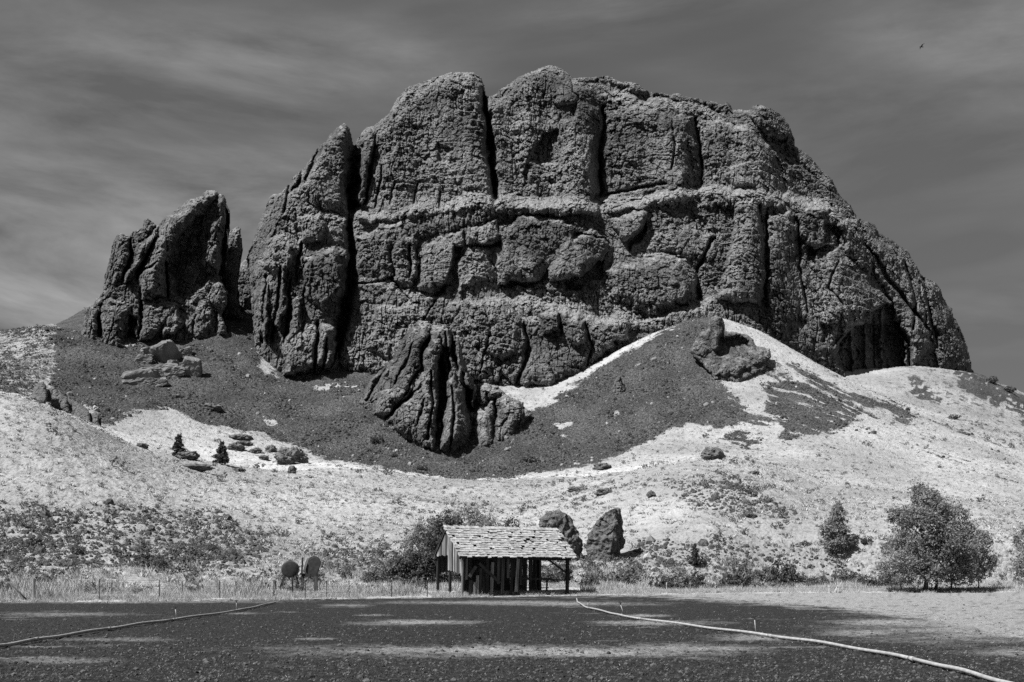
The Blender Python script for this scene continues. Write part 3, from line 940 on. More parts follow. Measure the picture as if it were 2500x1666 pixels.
B_MASS = [
    ([(575, 640), (600, 500), (640, 440), (680, 430), (740, 480), (800, 505), (803, 640), (785, 720), (765, 845), (680, 870), (625, 865), (588, 790)], 13, 60),
    ([(672, 405), (740, 325), (790, 284), (812, 296), (812, 420), (800, 500), (740, 485), (690, 455)], 11, 34),
    ([(735, 330), (790, 284), (812, 296), (810, 400), (770, 420), (760, 360)], 14, 20),
    ([(690, 590), (760, 556), (800, 580), (796, 680), (740, 722), (690, 680)], 18, 26),
    ([(640, 775), (700, 735), (780, 745), (768, 850), (650, 865)], 18, 24),
    ([(600, 560), (650, 530), (690, 560), (680, 620), (650, 640), (605, 620)], 17, 22),
    ([(600, 640), (618, 630), (622, 740), (606, 790), (594, 760)], 18, 9),
    ([(632, 622), (655, 610), (662, 700), (640, 770), (626, 740)], 18, 10),
    ([(664, 690), (690, 680), (694, 750), (670, 800), (655, 780)], 17, 10),
    ([(680, 500), (735, 490), (760, 520), (740, 560), (690, 560)], 17, 18),
    ([(820, 512), (818, 400), (830, 320), (858, 290), (900, 235), (985, 180), (1080, 165), (1112, 195), (1122, 300), (1138, 485), (1060, 490), (960, 500), (860, 515)], 9, 30),
    ([(880, 380), (1000, 345), (1120, 350), (1134, 488), (1000, 500), (860, 512)], 7, 40),
    ([(818, 470), (828, 320), (850, 292), (860, 330), (852, 400), (832, 480)], 15, 12),
    ([(1135, 490), (1128, 245), (1180, 190), (1270, 150), (1310, 180), (1330, 235), (1385, 245), (1380, 330), (1372, 495), (1250, 495)], 8, 36),
    ([(1295, 300), (1375, 300), (1372, 490), (1310, 495), (1290, 400)], 10, 22),
    ([(1215, 395), (1290, 392), (1310, 495), (1220, 495)], 9, 14),
    ([(1388, 490), (1384, 380), (1395, 262), (1450, 240), (1540, 262), (1592, 268), (1606, 370), (1604, 470), (1520, 475), (1420, 488)], 9, 32),
    ([(1480, 340), (1540, 290), (1585, 300), (1594, 465), (1520, 475), (1470, 470)], 10, 25),
    ([(1612, 475), (1600, 275), (1650, 272), (1740, 300), (1790, 370), (1800, 480), (1700, 480)], 8, 40),
    ([(1660, 380), (1720, 370), (1735, 430), (1680, 435)], 11, 14),
    ([(1722, 262), (1740, 243), (1775, 247), (1810, 285), (1827, 335), (1790, 325), (1740, 292)], 7, 16),
    # middle band
    ([(820, 560), (870, 520), (940, 500), (1060, 480), (1140, 472), (1150, 500), (1060, 525), (960, 545), (900, 620), (830, 640)], 4, 22),
    ([(905, 650), (902, 560), (922, 530), (940, 545), (955, 524), (962, 560), (957, 640), (940, 665)], 10, 12),
    ([(815, 540), (860, 530), (900, 545), (905, 640), (860, 680), (812, 660)], 8, 20),
    ([(962, 575), (1010, 545), (1062, 530), (1066, 560), (1046, 650), (990, 682), (958, 660)], 9, 22),
    ([(1072, 520), (1145, 508), (1152, 552), (1110, 568), (1072, 560)], 9, 12),
    ([(1060, 570), (1120, 575), (1132, 640), (1050, 670)], 5, 18),
    ([(1150, 522), (1190, 495), (1280, 500), (1332, 520), (1312, 562), (1280, 600), (1240, 645), (1150, 655), (1130, 600)], 11, 40),
    ([(1300, 545), (1370, 520), (1396, 550), (1390, 590), (1330, 640), (1265, 652), (1255, 622)], 10, 18),
    ([(1390, 620), (1480, 592), (1570, 590), (1612, 640), (1600, 692), (1510, 727), (1400, 684)], 10, 34),
    ([(1398, 508), (1480, 480), (1492, 500), (1442, 556), (1420, 540)], 10, 12),
    ([(1470, 580), (1500, 540), (1560, 520), (1640, 540), (1640, 600), (1560, 585)], 5, 22),
    ([(770, 850), (810, 640), (900, 640), (1000, 690), (1120, 690), (1190, 720), (1200, 760), (1180, 830), (1130, 885), (1060, 865), (960, 855), (860, 868)], 8, 50),
    ([(1060, 690), (1150, 680), (1186, 710), (1202, 745), (1205, 800), (1160, 835), (1080, 795)], 12, 24),
    ([(1195, 732), (1290, 715), (1360, 735), (1402, 750), (1410, 800), (1340, 862), (1260, 890), (1180, 885), (1150, 850)], 9, 26),
    ([(1240, 722), (1282, 716), (1288, 765), (1250, 772)], 14, 9),
    ([(1295, 730), (1345, 735), (1350, 790), (1310, 800)], 13, 12),
    ([(860, 700), (940, 690), (1000, 720), (980, 800), (900, 840), (840, 800)], 11, 26),
    ([(1380, 740), (1420, 712), (1450, 730), (1440, 780), (1400, 790)], 9, 14),
    # right-hand buttresses
    ([(1690, 470), (1730, 448), (1752, 480), (1764, 620), (1752, 705), (1648, 690), (1662, 620), (1682, 540)], 14, 30),
    ([(1764, 500), (1822, 490), (1832, 620), (1852, 720), (1790, 785), (1756, 700)], 8, 24),
    ([(1832, 480), (1900, 478), (1922, 560), (1872, 572), (1832, 540)], 9, 14),
    ([(1820, 600), (1930, 570), (2000, 640), (2050, 700), (2060, 745), (1960, 745), (1900, 850), (1840, 800)], 10, 34),
    ([(1920, 500), (1970, 510), (2010, 600), (1990, 640), (1940, 570)], 8, 16),
    ([(1975, 510), (2040, 555), (2100, 610), (2122, 700), (2142, 790), (2100, 850), (2086, 850), (2064, 740), (2040, 680), (1990, 590)], 9, 22),
    ([(2108, 640), (2150, 650), (2182, 710), (2212, 780), (2236, 862), (2162, 850), (2142, 780)], 9, 20),
    ([(1650, 690), (1750, 700), (1850, 740), (1910, 800), (1940, 865), (1760, 790), (1660, 745)], 5, 26),
]
B_HOLE = [
    ([(1248, 300), (1280, 290), (1297, 340), (1290, 387), (1240, 382), (1213, 372)], 7, 9),
    ([(1268, 235), (1330, 232), (1322, 292), (1280, 284)], 5, 12),
    ([(1205, 372), (1222, 374), (1226, 432), (1208, 436), (1196, 400)], 4, 7),
    ([(1290, 648), (1392, 592), (1386, 640), (1330, 672), (1290, 670)], 8, 9),
    ([(1150, 652), (1240, 645), (1230, 660), (1160, 668)], 6, 6),
    ([(1500, 700), (1560, 690), (1595, 700), (1570, 722), (1510, 735)], 5, 8),
    ([(1925, 800), (1942, 772), (1958, 748), (1984, 742), (1988, 708), (2050, 700), (2058, 738), (2074, 782), (2094, 856), (2030, 895), (1950, 890), (1915, 830)], 12, 5),
    ([(1880, 745), (1925, 735), (1945, 765), (1920, 800), (1890, 790)], 4, 6),
    ([(1900, 500), (1935, 520), (1930, 570), (1890, 560)], 7, 9),
    ([(1860, 560), (1880, 572), (1870, 620), (1850, 600)], 6, 7),
    ([(1040, 560), (1066, 560), (1050, 650), (1010, 690), (985, 690), (1030, 640)], 7, 8),
    ([(1100, 560), (1150, 555), (1150, 572), (1105, 575)], 5, 5),
    ([(1442, 560), (1492, 505), (1485, 540), (1450, 585)], 8, 7),
    ([(1320, 520), (1392, 545), (1400, 570), (1360, 540), (1310, 550)], 5, 6),
    ([(1310, 182), (1400, 178), (1480, 205), (1660, 242), (1690, 285), (1570, 232), (1500, 246), (1400, 215)], 6, 16),
    ([(1540, 690), (1605, 650), (1612, 690), (1560, 712)], 5, 8),
    ([(1000, 330), (1040, 340), (1030, 375), (1000, 370)], 3, 8),
    ([(1730, 290), (1830, 340), (1900, 430), (1800, 380)], 4, 18),
]
B_CRACK = [
    ([(1110, 215), (1124, 300), (1132, 380), (1140, 458)], 7, 22),
    ([(812, 312), (815, 400), (805, 495)], 11, 30),
    ([(802, 500), (806, 580), (808, 640), (796, 700), (786, 760), (764, 850)], 10, 20),
    ([(1386, 240), (1390, 280), (1381, 350), (1379, 455)], 4.5, 9),
    ([(1597, 268), (1605, 310), (1612, 388)], 4, 8),
    ([(1392, 452), (1430, 441), (1500, 426), (1532, 420)], 4, 5),
    ([(1545, 270), (1550, 330), (1545, 390)], 3, 4),
    ([(862, 310), (852, 380), (838, 470)], 3.5, 6),
    ([(880, 380), (870, 440), (862, 480)], 3, 5),
    ([(960, 420), (950, 470)], 3, 4), ([(1010, 440), (1012, 480)], 3, 4), ([(905, 420), (898, 470)], 3, 4),
    ([(613, 630), (606, 700), (600, 790)], 5, 8), ([(645, 610), (640, 690), (625, 785)], 5, 9), ([(692, 555), (682, 650)], 4, 6), ([(668, 640), (655, 790)], 4, 6),
    ([(732, 740), (722, 855)], 5, 9), ([(752, 780), (742, 852)], 4, 8), ([(705, 330), (690, 420), (670, 440)], 5, 8),
    ([(736, 330), (700, 420)], 5, 8), ([(670, 420), (650, 490)], 4, 7),
    ([(1640, 545), (1602, 620), (1606, 690)], 5, 7), ([(1760, 490), (1764, 600), (1758, 690)], 4, 7), ([(1832, 500), (1840, 620), (1856, 720)], 4, 5),
    ([(940, 560), (940, 640)], 4, 6), ([(812, 655), (900, 640), (940, 690)], 3, 4), ([(1205, 745), (1215, 800), (1190, 880)], 6, 8),
    ([(1285, 720), (1290, 770)], 4, 6), ([(1345, 740), (1360, 800), (1350, 850)], 4, 5), ([(2060, 740), (2085, 790), (2095, 855)], 6, 12),
    ([(1990, 560), (2040, 640), (2090, 700), (2120, 740)], 5, 7), ([(2120, 640), (2135, 700), (2155, 800)], 5, 8), ([(2080, 600), (2105, 690), (2100, 760)], 5, 7),
    ([(1930, 600), (1900, 660), (1940, 700)], 3, 3), ([(1955, 750), (1962, 870)], 4, -4), ([(1985, 745), (1992, 870)], 5, -5), ([(2025, 710), (2030, 880)], 6, -5), ([(2005, 730), (2010, 870)], 3, 3), ([(1745, 470), (1755, 560)], 5, 7),
    ([(1000, 690), (960, 760), (900, 850)], 3, 4), ([(1110, 690), (1130, 760), (1100, 860)], 3, 3),
]
B_LEDGE = [
    ([(760, 520), (815, 500), (860, 512), (900, 520), (960, 498), (1020, 490), (1060, 474), (1140, 468), (1200, 474), (1260, 484), (1330, 490), (1400, 492), (1460, 478), (1540, 464), (1650, 452), (1750, 460), (1880, 485), (1980, 520)], 12, 34),
    ([(1140, 690), (1190, 706), (1290, 716), (1360, 742), (1420, 748), (1520, 738), (1640, 700)], 9, 24),
    ([(800, 655), (860, 650), (960, 690), (1060, 695)], 3, 14),
    ([(1450, 588), (1560, 592), (1600, 600)], 4, 10),
    ([(1300, 190), (1400, 226), (1500, 255), (1570, 240), (1700, 300), (1830, 380)], 4, 14),
]
B_PALE = [
    ([(835, 470), (870, 400), (960, 360), (1120, 355), (1135, 450), (1000, 470), (900, 485)], 0.75, 16),
    ([(820, 505), (900, 490), (1060, 462), (1140, 455), (1260, 458), (1400, 462), (1540, 440), (1700, 430), (1900, 450), (1900, 480), (1700, 470), (1540, 480), (1400, 500), (1260, 500), (1140, 490), (960, 510), (860, 530)], 0.9, 10),
    ([(1145, 400), (1150, 300), (1230, 220), (1250, 290), (1210, 390), (1290, 395), (1300, 450), (1150, 450)], 0.5, 16),
    ([(1300, 300), (1370, 300), (1370, 400), (1310, 440)], 0.5, 14), ([(1420, 350), (1480, 300), (1560, 330), (1580, 400), (1480, 415), (1400, 430)], 0.55, 14),
    ([(1620, 380), (1700, 360), (1780, 400), (1800, 440), (1650, 440)], 0.6, 14),
    ([(810, 680), (850, 640), (960, 690), (1000, 740), (960, 800), (1000, 850), (860, 855), (790, 850), (830, 760)], 0.6, 16),
    ([(1050, 670), (1075, 570), (1135, 570), (1140, 650), (1100, 680)], 0.9, 9), ([(1060, 760), (1100, 700), (1180, 700), (1200, 760), (1180, 830), (1120, 860)], 0.65, 14),
    ([(1150, 672), (1200, 660), (1290, 660), (1330, 675), (1420, 650), (1430, 700), (1500, 730), (1640, 690), (1640, 715), (1430, 745), (1360, 745), (1290, 720), (1190, 705)], 0.95, 8),
    ([(1080, 525), (1140, 515), (1145, 545), (1085, 555)], 0.8, 6), ([(1455, 570), (1490, 540), (1560, 545), (1560, 580), (1480, 590)], 0.85, 8),
    ([(1680, 560), (1700, 480), (1730, 460), (1720, 600), (1690, 690), (1655, 680)], 0.6, 12), ([(1810, 690), (1830, 610), (1900, 600), (1990, 660), (1980, 700), (1880, 720)], 0.7, 12),
    ([(2100, 690), (2130, 650), (2150, 760), (2140, 830), (2110, 760)], 0.7, 10), ([(600, 640), (620, 560), (680, 470), (740, 490), (780, 500), (760, 540), (690, 560), (650, 640)], 0.5, 16),
    ([(640, 790), (690, 740), (720, 740), (690, 790), (660, 850)], 0.6, 10), ([(1255, 640), (1270, 590), (1330, 560), (1380, 560), (1330, 600), (1290, 640)], 0.5, 10),
]
butte = rock_mass('rock_butte', outline, D0b, B_MASS, B_HOLE, B_CRACK, B_LEDGE, step=1.75, rim=(42, 9), seed=100, back=120, knob=2.1, grain=1.0, big=0.7, pales=B_PALE)
tag(butte, 'massive basalt butte filling the middle of the view', None, None, 'structure')

# ---- the fins on the left
f_out = zr(0, 400, 2.6133, [(470, 1330), (485, 1200), (500, 1130), (535, 1000), (540, 910), (585, 900), (610, 860), (655, 810), (665, 720), (690, 640), (705, 560), (720, 490), (745, 455), (785, 442),
                            (825, 460), (850, 432), (905, 410), (920, 360), (945, 347), (980, 375), (1000, 392), (1040, 345), (1110, 310), (1190, 230), (1280, 205), (1320, 170), (1375, 165),
                            (1400, 190), (1430, 200), (1447, 240), (1442, 340), (1430, 470), (1420, 600), (1415, 700), (1420, 860), (1400, 1000), (1420, 1180), (1200, 1260), (800, 1340)])


def z1(p): return zr(0, 400, 2.6133, p)


D0f = table([180, 300, 420, 530], [430, 600, 700, 800, 870], [[366, 368, 368, 372], [356, 358, 360, 366], [346, 349, 354, 362], [336, 340, 346, 354], [332, 336, 342, 352]])
F_MASS = [
    (z1([(535, 1210), (540, 910), (610, 860), (655, 870), (630, 1000), (630, 1200)]), 6, 22),
    (z1([(640, 1220), (640, 980), (660, 880), (770, 880), (830, 920), (800, 1010), (800, 1180)]), 9, 26),
    (z1([(700, 700), (720, 490), (785, 442), (830, 480), (825, 600), (780, 720), (720, 780)]), 7, 24),
    (z1([(780, 760), (860, 560), (1000, 392), (1000, 480), (920, 640), (860, 730)]), 9, 16),
    (z1([(880, 720), (980, 520), (1040, 345), (1190, 230), (1330, 170), (1400, 190), (1300, 330), (1150, 450), (1080, 600), (1060, 700), (1050, 860), (900, 860)]), 13, 34),
    (z1([(1310, 600), (1340, 380), (1370, 320), (1400, 200), (1447, 240), (1440, 400), (1425, 600), (1400, 720)]), 9, 16),
    (z1([(1195, 500), (1230, 440), (1265, 470), (1270, 520), (1220, 530)]), 9, 10),
    (z1([(900, 960), (960, 880), (1050, 880), (1130, 900), (1150, 960), (1060, 1060), (960, 1130), (890, 1120)]), 7, 20),
    (z1([(1040, 1110), (1090, 960), (1130, 930), (1170, 1010), (1120, 1080)]), 9, 14),
    (z1([(905, 410), (945, 347), (985, 380), (960, 440), (910, 440)]), 6, 10),
]
F_HOLE = [
    (z1([(1110, 480), (1300, 300), (1320, 420), (1300, 620), (1390, 720), (1300, 800), (1180, 920), (1090, 860), (1080, 680)]), 9, 20),
    (z1([(805, 1180), (830, 960), (880, 1000), (870, 1150)]), 9, 8),
]
F_CRACK = [(z1([(635, 950), (628, 1080), (630, 1210)]), 4, 9), (z1([(840, 480), (830, 600), (780, 740)]), 4, 7), (z1([(990, 480), (900, 680), (870, 740)]), 4, 8),
           (z1([(1000, 620), (960, 660), (880, 700)]), 3, 4), (z1([(900, 780), (905, 900), (890, 1100)]), 4, 6), (z1([(1430, 470), (1415, 620), (1405, 720)]), 6, 8),
           (z1([(1300, 330), (1160, 460)]), 4, 6), (z1([(1060, 620), (1065, 860)]), 4, 6)]
fins = rock_mass('rock_fins', f_out, D0f, F_MASS, F_HOLE, F_CRACK, (), step=1.5, rim=(26, 8), seed=140, back=22, knob=1.9, grain=0.95, big=0.7, flute=1.4)
tag(fins, 'row of tall basalt fins left of the great butte', None, None, 'structure')

sp_out = z1([(1400, 980), (1425, 640), (1435, 470), (1470, 420), (1520, 398), (1540, 420), (1543, 540), (1528, 620), (1512, 700), (1520, 850), (1560, 1000)])
sp2 = rock_mass('rock_spire', sp_out, lambda X, Y: 384 + (700 - Y) * 0.07, [(z1([(1440, 800), (1440, 480), (1520, 400), (1543, 440), (1530, 620), (1500, 760)]), 4, 14)], step=1.5, rim=(14, 6),
                seed=170, back=14, knob=1.9, grain=0.6, big=0.5)
tag(sp2, 'lone dark basalt spire behind the left fins', None, None, 'structure')
sd_out = z1([(1440, 980), (1490, 700), (1515, 650), (1550, 615), (1590, 578), (1660, 560), (1700, 900)])
sd2 = rock_mass('rock_saddle', sd_out, lambda X, Y: 402 + (700 - Y) * 0.10, (), step=2.0, rim=(10, 5), seed=180, back=25, knob=1.9, grain=0.6, big=0.6)
tag(sd2, 'dark rock saddle between the fins and the butte', None, None, 'structure')

# ---- domes at the foot of the fins
d_out = z1([(1110, 1160), (1150, 1050), (1160, 960), (1200, 880), (1260, 815), (1300, 795), (1330, 760), (1390, 742), (1435, 765), (1455, 830), (1452, 900), (1420, 960), (1440, 1040), (1450, 1090), (1440, 1180), (1300, 1200)])
D_MASS = [(z1([(1290, 900), (1300, 795), (1390, 742), (1455, 810), (1452, 900), (1400, 940), (1350, 925)]), 9, 24),
          (z1([(1160, 1110), (1170, 980), (1270, 820), (1330, 860), (1370, 960), (1350, 1060), (1290, 1130)]), 9, 24),
          (z1([(1370, 1080), (1390, 1000), (1430, 1000), (1440, 1090), (1390, 1110)]), 7, 12)]
dm = rock_mass('rock_dome', d_out, lambda X, Y: 352 + (780 - Y) * 0.11, D_MASS, (), [(z1([(1270, 820), (1330, 880), (1370, 960)]), 4, 5), (z1([(1240, 960), (1230, 1110)]), 3, 3), (z1([(1380, 950), (1360, 1080)]), 4, 5)],
               step=1.5, rim=(14, 5), seed=200, back=16, knob=1.6, grain=0.85, big=0.4)
tag(dm, 'rounded rock domes at the foot of the left fins', None, None, 'structure')


# ---- the spur in front of the butte
def z5(p): return zr(600, 600, S8, p)


s_out = z5([(800, 1130), (830, 1090), (900, 960), (1000, 850), (1060, 800), (1110, 680), (1180, 590), (1240, 540), (1310, 540), (1350, 570), (1420, 570), (1480, 620), (1540, 680), (1560, 780),
            (1590, 880), (1640, 960), (1650, 1040), (1640, 1180), (1630, 1290), (1600, 1420), (1480, 1540), (1300, 1550), (1100, 1460), (980, 1300), (900, 1240)])
S_MASS = [
    (z5([(1080, 1000), (1110, 800), (1180, 620), (1250, 545), (1320, 560), (1330, 650), (1270, 800), (1230, 1000), (1120, 1120), (1000, 1230), (920, 1200), (960, 1080)]), 9, 30),
    (z5([(1270, 860), (1290, 740), (1340, 660), (1390, 640), (1390, 800), (1370, 1000), (1380, 1200), (1360, 1480), (1270, 1470), (1120, 1350), (1010, 1270), (1180, 1080)]), 13, 30),
    (z5([(1400, 700), (1400, 600), (1470, 610), (1480, 700), (1440, 820)]), 9, 14),
    (z5([(1480, 720), (1500, 650), (1545, 690), (1570, 860), (1640, 1000), (1640, 1150), (1560, 1000), (1520, 860)]), 8, 14),
    (z5([(1440, 960), (1500, 900), (1530, 960), (1560, 1100), (1610, 1280), (1540, 1400), (1440, 1480), (1390, 1470), (1410, 1300), (1440, 1100)]), 13, 22),
    (z5([(830, 1110), (900, 970), (990, 880), (1010, 900), (930, 1020), (880, 1120)]), 5, 14),
]
S_CRACK = [(z5([(1390, 780), (1410, 900), (1420, 1050), (1395, 1250), (1370, 1480)]), 9, 18), (z5([(1330, 640), (1280, 760), (1250, 900)]), 5, 8), (z5([(1480, 640), (1490, 760), (1530, 900)]), 5, 9),
           (z5([(1560, 900), (1590, 1080), (1630, 1200)]), 6, 8), (z5([(1000, 880), (920, 1020), (860, 1120)]), 4, 5), (z5([(1270, 1000), (1100, 1160), (980, 1260)]), 4, 5), (z5([(1240, 900), (1130, 1080)]), 4, 5), (z5([(1330, 900), (1340, 1100), (1310, 1400)]), 3.5, 6), (z5([(1480, 1000), (1500, 1200), (1470, 1450)]), 3.5, 6), (z5([(1200, 700), (1150, 850), (1060, 1000)]), 3.5, 5), (z5([(1430, 620), (1440, 760), (1460, 900)]), 4, 7), (z5([(1280, 1100), (1220, 1300)]), 3, 4), (z5([(1100, 1150), (1050, 1230)]), 3, 4)]
D0s = table([820, 950, 1010, 1140], [740, 820, 900, 980, 1045], [[322, 314, 310, 318], [316, 302, 298, 308], [306, 291, 286, 297], [298, 280, 274, 284], [292, 272, 265, 276]])
spur = rock_mass('rock_spur', s_out, D0s, S_MASS, [(z5([(1560, 1000), (1640, 1040), (1640, 1200), (1610, 1300), (1580, 1180)]), 9, 8), (z5([(1390, 700), (1470, 740), (1480, 900), (1420, 960), (1390, 860)]), 5, 6)], S_CRACK, (), step=1.5, rim=(22, 9), seed=230, back=26, knob=1.7, grain=1.0, big=0.6, flute=1.7)
tag(spur, 'ribbed basalt spur standing in front of the butte', None, None, 'structure')
l_out = z5([(1590, 1340), (1620, 1220), (1640, 1180), (1650, 1090), (1650, 990), (1730, 985), (1820, 1010), (1862, 1050), (1900, 1085), (1990, 1120), (2008, 1170), (2060, 1200), (2060, 1235), (2010, 1260), (1960, 1310), (1930, 1400), (1800, 1540), (1660, 1540)])
L_MASS = [(z5([(1615, 1400), (1650, 1190), (1790, 1100), (1790, 1300), (1760, 1470), (1680, 1490)]), 7, 24),
          (z5([(1800, 1440), (1800, 1110), (1900, 1085), (2000, 1130), (1985, 1230), (1920, 1350)]), 7, 24),
          (z5([(1650, 1130), (1660, 1000), (1730, 985), (1850, 1045), (1800, 1090), (1700, 1130)]), 6, 16)]
lobe = rock_mass('rock_lobe', l_out, lambda X, Y: 276 + (1030 - Y) * 0.22, L_MASS, (), [(z5([(1790, 1110), (1795, 1300), (1760, 1480)]), 4, 5), (z5([(1730, 1050), (1740, 1120)]), 4, 4)],
                 step=1.5, rim=(16, 6), seed=260, back=14, knob=1.6, grain=0.9, big=0.4, flute=1.3)
tag(lobe, 'low rounded rock lobe right of the front spur', None, None, 'structure')


# ---- outcrops on the right-hand ridge and the left-hand hill
def z6(p): return zr(1200, 600, S8, p)


def outcrop(name, pts, base, lean=0.25, masses=(), holes=(), cracks=(), seed=300, rim=(9, 3.0), off=1.0, back=7, label='', cat='rock', **kw):
    b = hit(*base)
    o = rock_mass(name, pts, lambda X, Y: b[1] + off + (base[1] - Y) * lean, masses, holes, cracks, (), step=1.3, rim=rim, seed=seed, back=back, grass=0.6, **kw)
    return tag(o, label, cat)


outcrop('rock_outcrop', z6([(1420, 760), (1450, 690), (1500, 620), (1565, 590), (1570, 530), (1610, 500), (1650, 510), (1670, 560), (1672, 605), (1760, 620), (1840, 640), (1880, 670), (1910, 720), (2000, 740),
                            (2010, 800), (1960, 900), (1760, 990), (1600, 960), (1520, 860)]), (1655, 858), 0.13,
        [(z6([(1570, 700), (1570, 530), (1610, 500), (1660, 520), (1672, 620), (1640, 780), (1590, 760)]), 4, 14), (z6([(1430, 760), (1500, 620), (1570, 600), (1590, 760), (1520, 820)]), 2, 18),
         (z6([(1600, 930), (1620, 850), (1700, 800), (1800, 820), (1860, 860), (1760, 940)]), 4, 14), (z6([(1860, 860), (1880, 740), (1990, 745), (2005, 800), (1930, 840)]), 3, 12)],
        [(z6([(1610, 790), (1660, 640), (1760, 640), (1850, 690), (1850, 800), (1740, 820), (1640, 820)]), 5, 7)], (), seed=300, off=-3.5, label='rock outcrop with a dark hollow on the ridge right of centre', knob=1.5, grain=0.5, big=0.4, flute=1.4)
outcrop('rock_outcrop', z6([(810, 1150), (840, 1080), (870, 1000), (900, 935), (930, 940), (960, 1010), (1010, 1050), (1000, 1080), (960, 1180), (860, 1190)]), (1412, 905), 0.08,
        [(z6([(870, 1060), (905, 940), (935, 950), (960, 1040), (960, 1090), (900, 1080)]), 3, 9)], (), (), seed=310, label='small pointed rock pinnacle standing in the scree right of the spur', knob=1.3, grain=0.4, big=0.3)
outcrop('rock_outcrop', z6([(1110, 880), (1130, 810), (1180, 790), (1230, 810), (1225, 850), (1200, 900), (1140, 920)]), (1503, 840), 0.05, (), (), (), seed=320,
        label='pale rock stub in the scree below the ridge crest', knob=1.2, grain=0.35, big=0.2)


def z8(p): return zr(0, 800, S8, p)


outcrop('rock_ledge', z8([(px, py - 26) for px, py in [(220, 540), (235, 470), (265, 425), (310, 408), (335, 450), (345, 520), (330, 580)]]), (100, 940), 0.12, (), (), (), seed=330, off=14, rim=(8, 2.0), back=5, mat=M['boulder'],
        label='leftmost lump of the dark rocky rim on the left-hand hill', knob=1.1, grain=0.35, big=0.3)
outcrop('rock_ledge', z8([(px, py - 26) for px, py in [(340, 580), (350, 460), (400, 452), (440, 500), (490, 525), (500, 640), (420, 620)]]), (140, 950), 0.12, (), (), (), seed=340, off=14, rim=(8, 2.0), back=5, mat=M['boulder'],
        label='middle lump of the dark rocky rim on the left-hand hill', knob=1.1, grain=0.35, big=0.3)
outcrop('rock_ledge', z8([(px, py - 26) for px, py in [(480, 640), (490, 520), (560, 560), (620, 600), (650, 640), (655, 740), (560, 720)]]), (195, 970), 0.12, (), (), (), seed=350, off=14, rim=(8, 2.0), back=5, mat=M['boulder'],
        label='long sloping lump of the dark rocky rim on the left-hand hill', knob=1.1, grain=0.35, big=0.3)
outcrop('rock_ledge', z8([(px, py - 26) for px, py in [(648, 740), (650, 655), (680, 630), (710, 650), (716, 720), (710, 760)]]), (232, 985), 0.12, (), (), (), seed=360, off=12, rim=(8, 2.0), back=5, mat=M['boulder'],
        label='small square lump ending the dark rocky rim on the left-hand hill', knob=1.1, grain=0.35, big=0.3)

# ------------------------------------------------------------------ plants and stones
def leaf_cloud(rng, lobes, n, size, flat=0.0, shell=0.55):
    """n leaf quads spread through ellipsoid lobes [(cx,cy,cz,rx,ry,rz,weight)]"""
    L = np.array(lobes, float)
    w = L[:, 6] / L[:, 6].sum()
    pick = rng.choice(len(L), n, p=w)
    # clumps: leaves gather round twig ends
    d = rng.normal(size=(n, 3)); d /= np.linalg.norm(d, axis=1, keepdims=True)
    r = rng.random(n) ** (1 / 3.0)
    r = shell + (1 - shell) * r if False else np.where(rng.random(n) < 0.6, 0.7 + 0.36 * rng.random(n), r)
    P = L[pick, :3] + d * r[:, None] * L[pick, 3:6]
    nc = max(12, n // 28)
    cen = P[rng.choice(n, nc)]
    near = rng.integers(0, nc, n)
    P = np.where((rng.random(n) < 0.72)[:, None], cen[near] + rng.normal(size=(n, 3)) * L[pick, 3:6] * 0.13, P)
    a = rng.normal(size=(n, 3)); a /= np.linalg.norm(a, axis=1, keepdims=True)
    b = np.cross(a, rng.normal(size=(n, 3))); b /= np.linalg.norm(b, axis=1, keepdims=True) + 1e-9
    s = size * (0.6 + 0.8 * rng.random(n))[:, None]
    V = np.stack([P - a * s, P + b * s * 0.55, P + a * s, P - b * s * 0.55], 1).reshape(-1, 3)
    F = np.arange(n * 4).reshape(n, 4)
    return V, F


def limb_points(rng, a, b, n=5, bend=0.12):
    a, b = np.array(a, float), np.array(b, float)
    L = np.linalg.norm(b - a)
    pts = []
    off = rng.normal(size=3) * bend * L
    for i in range(n + 1):
        t = i / n
        pts.append(tuple(a + (b - a) * t + off * math.sin(math.pi * t) + (rng.normal(size=3) * 0.02 * L if 0 < i < n else 0)))
    return pts


